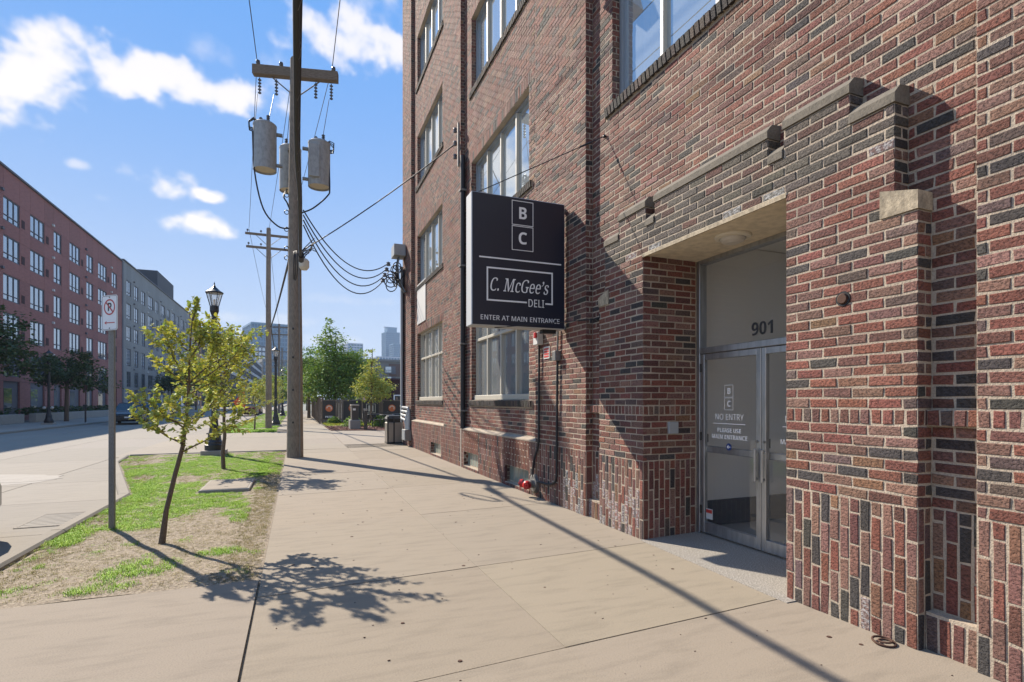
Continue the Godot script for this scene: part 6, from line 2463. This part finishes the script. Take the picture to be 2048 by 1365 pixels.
		for k in int(d.length() / 2.4) + 1:
			g = Geo.new()
			var a := dir * k * 2.4 - out * 0.11
			g.bevel_box(a + Vector3(-0.06, -0.05, -0.06), a + Vector3(0.06, 1.75, 0.06), 0.008)
			put(g, "post", M.fence_wood, t)
		for y in [0.25, 1.35]:
			g = Geo.new()
			var a := Vector3(0, y, 0) - out * 0.02
			g.hull([a, a + d, a + d - out * 0.05, a - out * 0.05, a + Vector3.UP * 0.08, a + d + Vector3.UP * 0.08, a + d - out * 0.05 + Vector3.UP * 0.08, a - out * 0.05 + Vector3.UP * 0.08])
			put(g, "rail", M.fence_wood, t)
	var dir2: Vector3 = (fences[1][1] - fences[1][0]).normalized()
	var out2 := dir2.cross(Vector3.UP)
	var basis2 := Basis(dir2, Vector3.UP, out2)
	for k in 4:
		var at: Vector3 = fences[1][0] + dir2 * [0.05, 1.35, 2.6, 3.9][k] + out2 * 0.05
		if out2.z < 0.0:
			basis2 = Basis(dir2, Vector3.UP, -out2)
			at = fences[1][0] + dir2 * [0.05, 1.35, 2.6, 3.9][k] - out2 * 0.15
		var w: float = [0.78, 1.1, 1.0, 1.15][k]
		t = thing("banner", ["dark banner with an orange disc and PATIO print, first on the fence", "dark banner with an orange disc behind the monument sign", "dark banner with a square white emblem on the fence", "dark banner with an orange disc next to the brick building"][k], "banner", at, "banners on the fence")
		t.basis = basis2
		g = Geo.new()
		g.box(Vector3(0, 0.32, 0), Vector3(w, 1.5, 0.012))
		put(g, "sheet", M.banner_dark, t)
		if k != 2:
			g = Geo.new()
			g.tube([Vector3(w * 0.5, 1.02, 0.012), Vector3(w * 0.5, 1.02, 0.017)], [0.23, 0.23], 28)
			put(g, "orange_disc", M.banner_orange, t)
			g = Geo.new()   # pale curl on the disc
			for q in 14:
				var a0 := -0.6 + q * 0.27
				var p0 := Vector3(w * 0.5 + cos(a0) * 0.11, 1.02 + sin(a0) * 0.11, 0.0175)
				var p1 := Vector3(w * 0.5 + cos(a0 + 0.27) * 0.11, 1.02 + sin(a0 + 0.27) * 0.11, 0.0175)
				g.quad(p0 * Vector3(1, 1, 1), p1, p1 + Vector3(cos(a0 + 0.27), sin(a0 + 0.27), 0) * 0.06, p0 + Vector3(cos(a0), sin(a0), 0) * 0.06, Vector3.BACK)
			put(g, "emblem", M.lamp_rim, t)
			if k == 0:
				text("PATIO", false, true, 0.12, M.sign_white, t, "lettering", Transform3D(Basis(), Vector3(w * 0.5, 0.45, 0.013)))
		else:
			outline(0.6, 0.62, 0.03, M.lamp_rim, t, "emblem_box", Transform3D(Basis(), Vector3(w * 0.5, 1.0, 0.013)))
			g = Geo.new()
			g.box(Vector3(w * 0.5 - 0.16, 0.8, 0.013), Vector3(w * 0.5 - 0.06, 1.2, 0.017))
			g.box(Vector3(w * 0.5 + 0.06, 0.8, 0.013), Vector3(w * 0.5 + 0.16, 1.2, 0.017))
			g.box(Vector3(w * 0.5 - 0.06, 0.95, 0.013), Vector3(w * 0.5 + 0.06, 1.03, 0.017))
			put(g, "emblem", M.lamp_rim, t)
	# trees of the garden
	big_tree("tall broad green tree with a thick crown before the wooden fence", Vector3(2.5, 0, -40.2), 7.6, 1.7, [[Vector3(-0.6, 2.9, 0), Vector3(1.75, 1.3, 1.6)], [Vector3(0.9, 2.9, 0.4), Vector3(1.8, 1.35, 1.6)], [Vector3(0.1, 4.2, 0), Vector3(1.75, 1.2, 1.6)], [Vector3(-0.2, 5.6, 0), Vector3(0.95, 0.95, 1.0)], [Vector3(-0.35, 6.7, 0), Vector3(0.45, 0.7, 0.5)], [Vector3(1.4, 4.4, -0.5), Vector3(0.9, 0.8, 0.9)], [Vector3(2.0, 3.4, -0.4), Vector3(1.0, 0.9, 1.0)]], M.leaf_tree, 19000, Vector2(0.09, 0.17), 70, "trees in the corner garden")
	big_tree("green tree arching over the pavement farther up the street", Vector3(1.0, 0, -50.5), 7.0, 2.0, [[Vector3(0.0, 3.8, 0), Vector3(1.9, 1.3, 1.9)], [Vector3(-0.5, 3.0, 0.8), Vector3(1.5, 0.9, 1.5)], [Vector3(0.3, 5.2, 0), Vector3(1.3, 1.0, 1.3)], [Vector3(1.6, 4.0, 0), Vector3(1.4, 1.1, 1.4)]], M.leaf_tree, 11000, Vector2(0.11, 0.2), 71, "trees in the corner garden")
	big_tree("thin pale green tree with a sparse twiggy top beside the patio", Vector3(4.3, 0, -34.4), 6.0, 1.4, [[Vector3(0.1, 2.3, 0), Vector3(1.2, 0.8, 1.1)], [Vector3(0.1, 3.3, 0), Vector3(0.75, 0.8, 0.75)], [Vector3(0.0, 4.2, 0), Vector3(0.4, 0.6, 0.4)], [Vector3(0.7, 2.3, 0.2), Vector3(0.9, 0.6, 0.8)]], M.leaf_fresh, 3400, Vector2(0.08, 0.14), 72, "trees in the corner garden", 0.08)
	# more green far up the pavement
	big_tree("distant round green tree at the end of the pavement", Vector3(-2.6, 0, -76.0), 5.2, 1.4, [[Vector3(0, 3.2, 0), Vector3(1.8, 1.4, 1.8)], [Vector3(0.9, 2.6, 0), Vector3(1.3, 1.0, 1.3)]], M.leaf_tree, 2600, Vector2(0.14, 0.26), 73, "distant trees up the street")
	big_tree("second distant green tree behind the utility poles", Vector3(-3.2, 0, -92.0), 6.0, 1.6, [[Vector3(0, 3.8, 0), Vector3(2.2, 1.7, 2.2)], [Vector3(1.2, 3.0, 0), Vector3(1.6, 1.2, 1.6)]], M.leaf_tree, 2600, Vector2(0.16, 0.3), 74, "distant trees up the street")
	big_tree("distant pale tree closing the view along the pavement", Vector3(1.6, 0, -98.0), 5.0, 1.2, [[Vector3(0, 2.8, 0), Vector3(2.0, 1.5, 2.0)], [Vector3(-1.2, 2.2, 0), Vector3(1.5, 1.1, 1.5)]], M.leaf_fresh, 2200, Vector2(0.16, 0.3), 75, "distant trees up the street")


# ---------------------------------------------------------------- buildings far off
func tower(label: String, at: Vector3, w: float, d: float, h: float, nx: int, ny: int, skin: String, pane: String, turn := 0.0) -> Node3D:
	# frame of piers and floors with recessed panes on the two faces that show
	var t := thing("office_tower", label, "building", at, "", turn)
	var g := Geo.new()
	g.box(Vector3(-w / 2 + 0.3, 0, -d / 2 + 0.3), Vector3(w / 2 - 0.3, h - 0.5, d / 2 - 0.3))
	put(g, "glazing", M[pane], t)
	g = Geo.new()
	for k in ny + 1:
		var y := (h - 1.0) * k / ny
		g.box(Vector3(-w / 2, y, -d / 2), Vector3(w / 2, y + h / ny * 0.3, d / 2))
	put(g, "floor_band", M[skin], t)
	g = Geo.new()
	for k in nx + 1:
		var x := -w / 2 + w * k / nx
		g.box(Vector3(x - 0.35, 0, d / 2 - 0.3), Vector3(x + 0.35, h - 0.2, d / 2 + 0.15))
	var nz := maxi(2, int(nx * d / w))
	for k in nz + 1:
		var z := -d / 2 + d * k / nz
		for s in [-1.0, 1.0]:
			g.box(Vector3((w / 2 - 0.3) * s, 0, z - 0.35), Vector3((w / 2 + 0.15) * s, h - 0.2, z + 0.35))
	put(g, "pier", M[skin], t)
	g = Geo.new()
	g.box(Vector3(-w / 2 - 0.3, h - 1.0, -d / 2 - 0.3), Vector3(w / 2 + 0.3, h + 0.6, d / 2 + 0.3))
	put(g, "parapet", M[skin], t)
	return t


func skyline() -> void:
	# dark office block with pale bands, on the far side of the street
	var t := thing("banded_offices", "dark office block with slanting-looking pale bands up the street", "building", Vector3(-19.0, 0, -178.0))
	var g := Geo.new()
	g.box(Vector3(-9, 0, 0), Vector3(-0.2, 22.5, -170))
	put(g, "glazing", M.dark_cladding, t)
	for k in 6:
		g = Geo.new()
		var y := 2.5 + k * 3.75
		g.box(Vector3(-9.2, y, 0.2), Vector3(0, y + 1.2, -170.2))
		put(g, "pale_band", M.pale_cladding if k > 1 else M.dark_cladding, t)
	for k in 40:
		g = Geo.new()
		g.box(Vector3(-0.25, 2.0, -k * 4.25 - 0.1), Vector3(-0.05, 22.0, -k * 4.25 - 0.35))
		put(g, "mullion", M.dark_cladding, t)
	var p := deep(535, 803, 480)
	tower("pale blue glass office slab rising behind the banded offices", Vector3(p.x, 0, p.z), 34, 40, 68, 14, 18, "tower_blue", "tower_pane", 0.25)
	p = deep(497, 803, 430)
	tower("dark brown office block beside the pale blue glass slab", Vector3(p.x, 0, p.z), 22, 20, 45, 8, 12, "dark_cladding", "sky_pane", 0.2)
	p = deep(545, 803, 330)
	tower("grey low office block before the pale blue glass slab", Vector3(p.x, 0, p.z), 14, 20, 26, 6, 7, "condo_grey", "tower_pane", 0.2)
	p = deep(706, 803, 900)
	tower("white square tower on the skyline above the garden trees", Vector3(p.x, 0, p.z), 25, 25, 97, 5, 22, "tower_white", "tower_pane", 0.2)
	p = deep(681, 803, 980)
	tower("pale blue tower half hidden by the white tower", Vector3(p.x, 0, p.z), 22, 22, 88, 8, 22, "tower_blue", "tower_pane", 0.2)
	p = deep(781, 803, 1000)
	var tall := tower("tallest blue glass skyscraper with a stepped top on the skyline", Vector3(p.x, 0, p.z), 26, 26, 128, 10, 34, "tower_blue", "tower_pane", 0.15)
	g = Geo.new()
	g.box(Vector3(-9, 128.6, -9), Vector3(9, 138, 9))
	put(g, "top_storey", M.tower_blue, tall)
	g = Geo.new()
	g.box(Vector3(-13, 138, -2), Vector3(13, 139.2, 2))
	put(g, "roof_fin", M.tower_white, tall)
	p = deep(797, 803, 940)
	tower("grey-blue tower beside the tallest skyscraper", Vector3(p.x, 0, p.z), 26, 24, 100, 9, 26, "tower_blue", "tower_pane", 0.15)
	p = deep(790, 803, 800)
	tower("low pale block at the foot of the skyscrapers", Vector3(p.x, 0, p.z), 60, 20, 66, 14, 14, "tower_white", "tower_pane", 0.1)
	# flats behind the fence: grey and brown boxes with balconies
	p = deep(790, 803, 175)
	t = thing("balcony_flats", "grey and brown flats with dark balconies behind the fence", "building", Vector3(p.x, 0, p.z))
	g = Geo.new()
	g.box(Vector3(-16, 0, -12), Vector3(12, 14.3, 0))
	put(g, "core", M.condo_grey, t)
	g = Geo.new()
	g.box(Vector3(-2, 9.5, 0.0), Vector3(7, 13.6, 0.3))
	put(g, "brown_panel", M.condo_brown, t)
	g = Geo.new()
	g.box(Vector3(-16.5, 14.3, -12.5), Vector3(12.5, 15.0, 0.5))
	put(g, "roof", M.condo_grey, t)
	for k in 3:
		for q in 5:
			var x := -14.5 + q * 5.6
			var y := 4.0 + k * 3.3
			var o := part("window", t)
			g = Geo.new()
			g.box(Vector3(x, y, 0.0), Vector3(x + 3.4, y + 2.2, 0.35))
			put(g, "frame", M.infill, o)
			g = Geo.new()
			g.box(Vector3(x + 0.15, y + 0.15, 0.35), Vector3(x + 2.0, y + 2.05, 0.4))
			put(g, "pane", M.sky_pane, o)
			g = Geo.new()
			for e in 8:
				g.box(Vector3(x + e * 0.48, y - 0.1, 1.0), Vector3(x + e * 0.48 + 0.06, y + 0.9, 1.06))
			g.box(Vector3(x, y - 0.25, 0.36), Vector3(x + 3.45, y - 0.1, 1.06))
			g.box(Vector3(x, y + 0.9, 0.98), Vector3(x + 3.45, y + 0.97, 1.08))
			put(g, "balcony", M.infill, o)
	# dark red shed with a white door surround
	p = deep(800, 803, 62)
	t = thing("red_shed", "dark red boarded shed with a flat roof and a pale door frame behind the fence", "building", Vector3(p.x, 0, p.z))
	for k in 26:
		g = Geo.new()
		g.box(Vector3(-3.6 + k * 0.3, 0, -6.0), Vector3(-3.6 + k * 0.3 + 0.29, 3.85, 0.0 + 0.012 * (k % 2)))
		put(g, "board", M.barn_red, t)
	g = Geo.new()
	g.box(Vector3(-3.9, 3.86, -6.2), Vector3(4.5, 4.1, 0.25))
	g.box(Vector3(-3.7, 3.3, 0.0), Vector3(4.3, 3.38, 0.1))
	put(g, "roof", M.barn_red, t)
	g = Geo.new()
	for e in [[-0.75, -0.62], [0.12, 0.25]]:
		g.box(Vector3(e[0], 0, 0.02), Vector3(e[1], 2.1, 0.07))
	g.box(Vector3(-0.75, 2.1, 0.02), Vector3(0.25, 2.22, 0.07))
	put(g, "door_frame", M.sign_white, t)
	g = Geo.new()
	g.box(Vector3(-0.62, 0, 0.015), Vector3(0.12, 2.1, 0.03))
	put(g, "door", M.hinge_black, t)
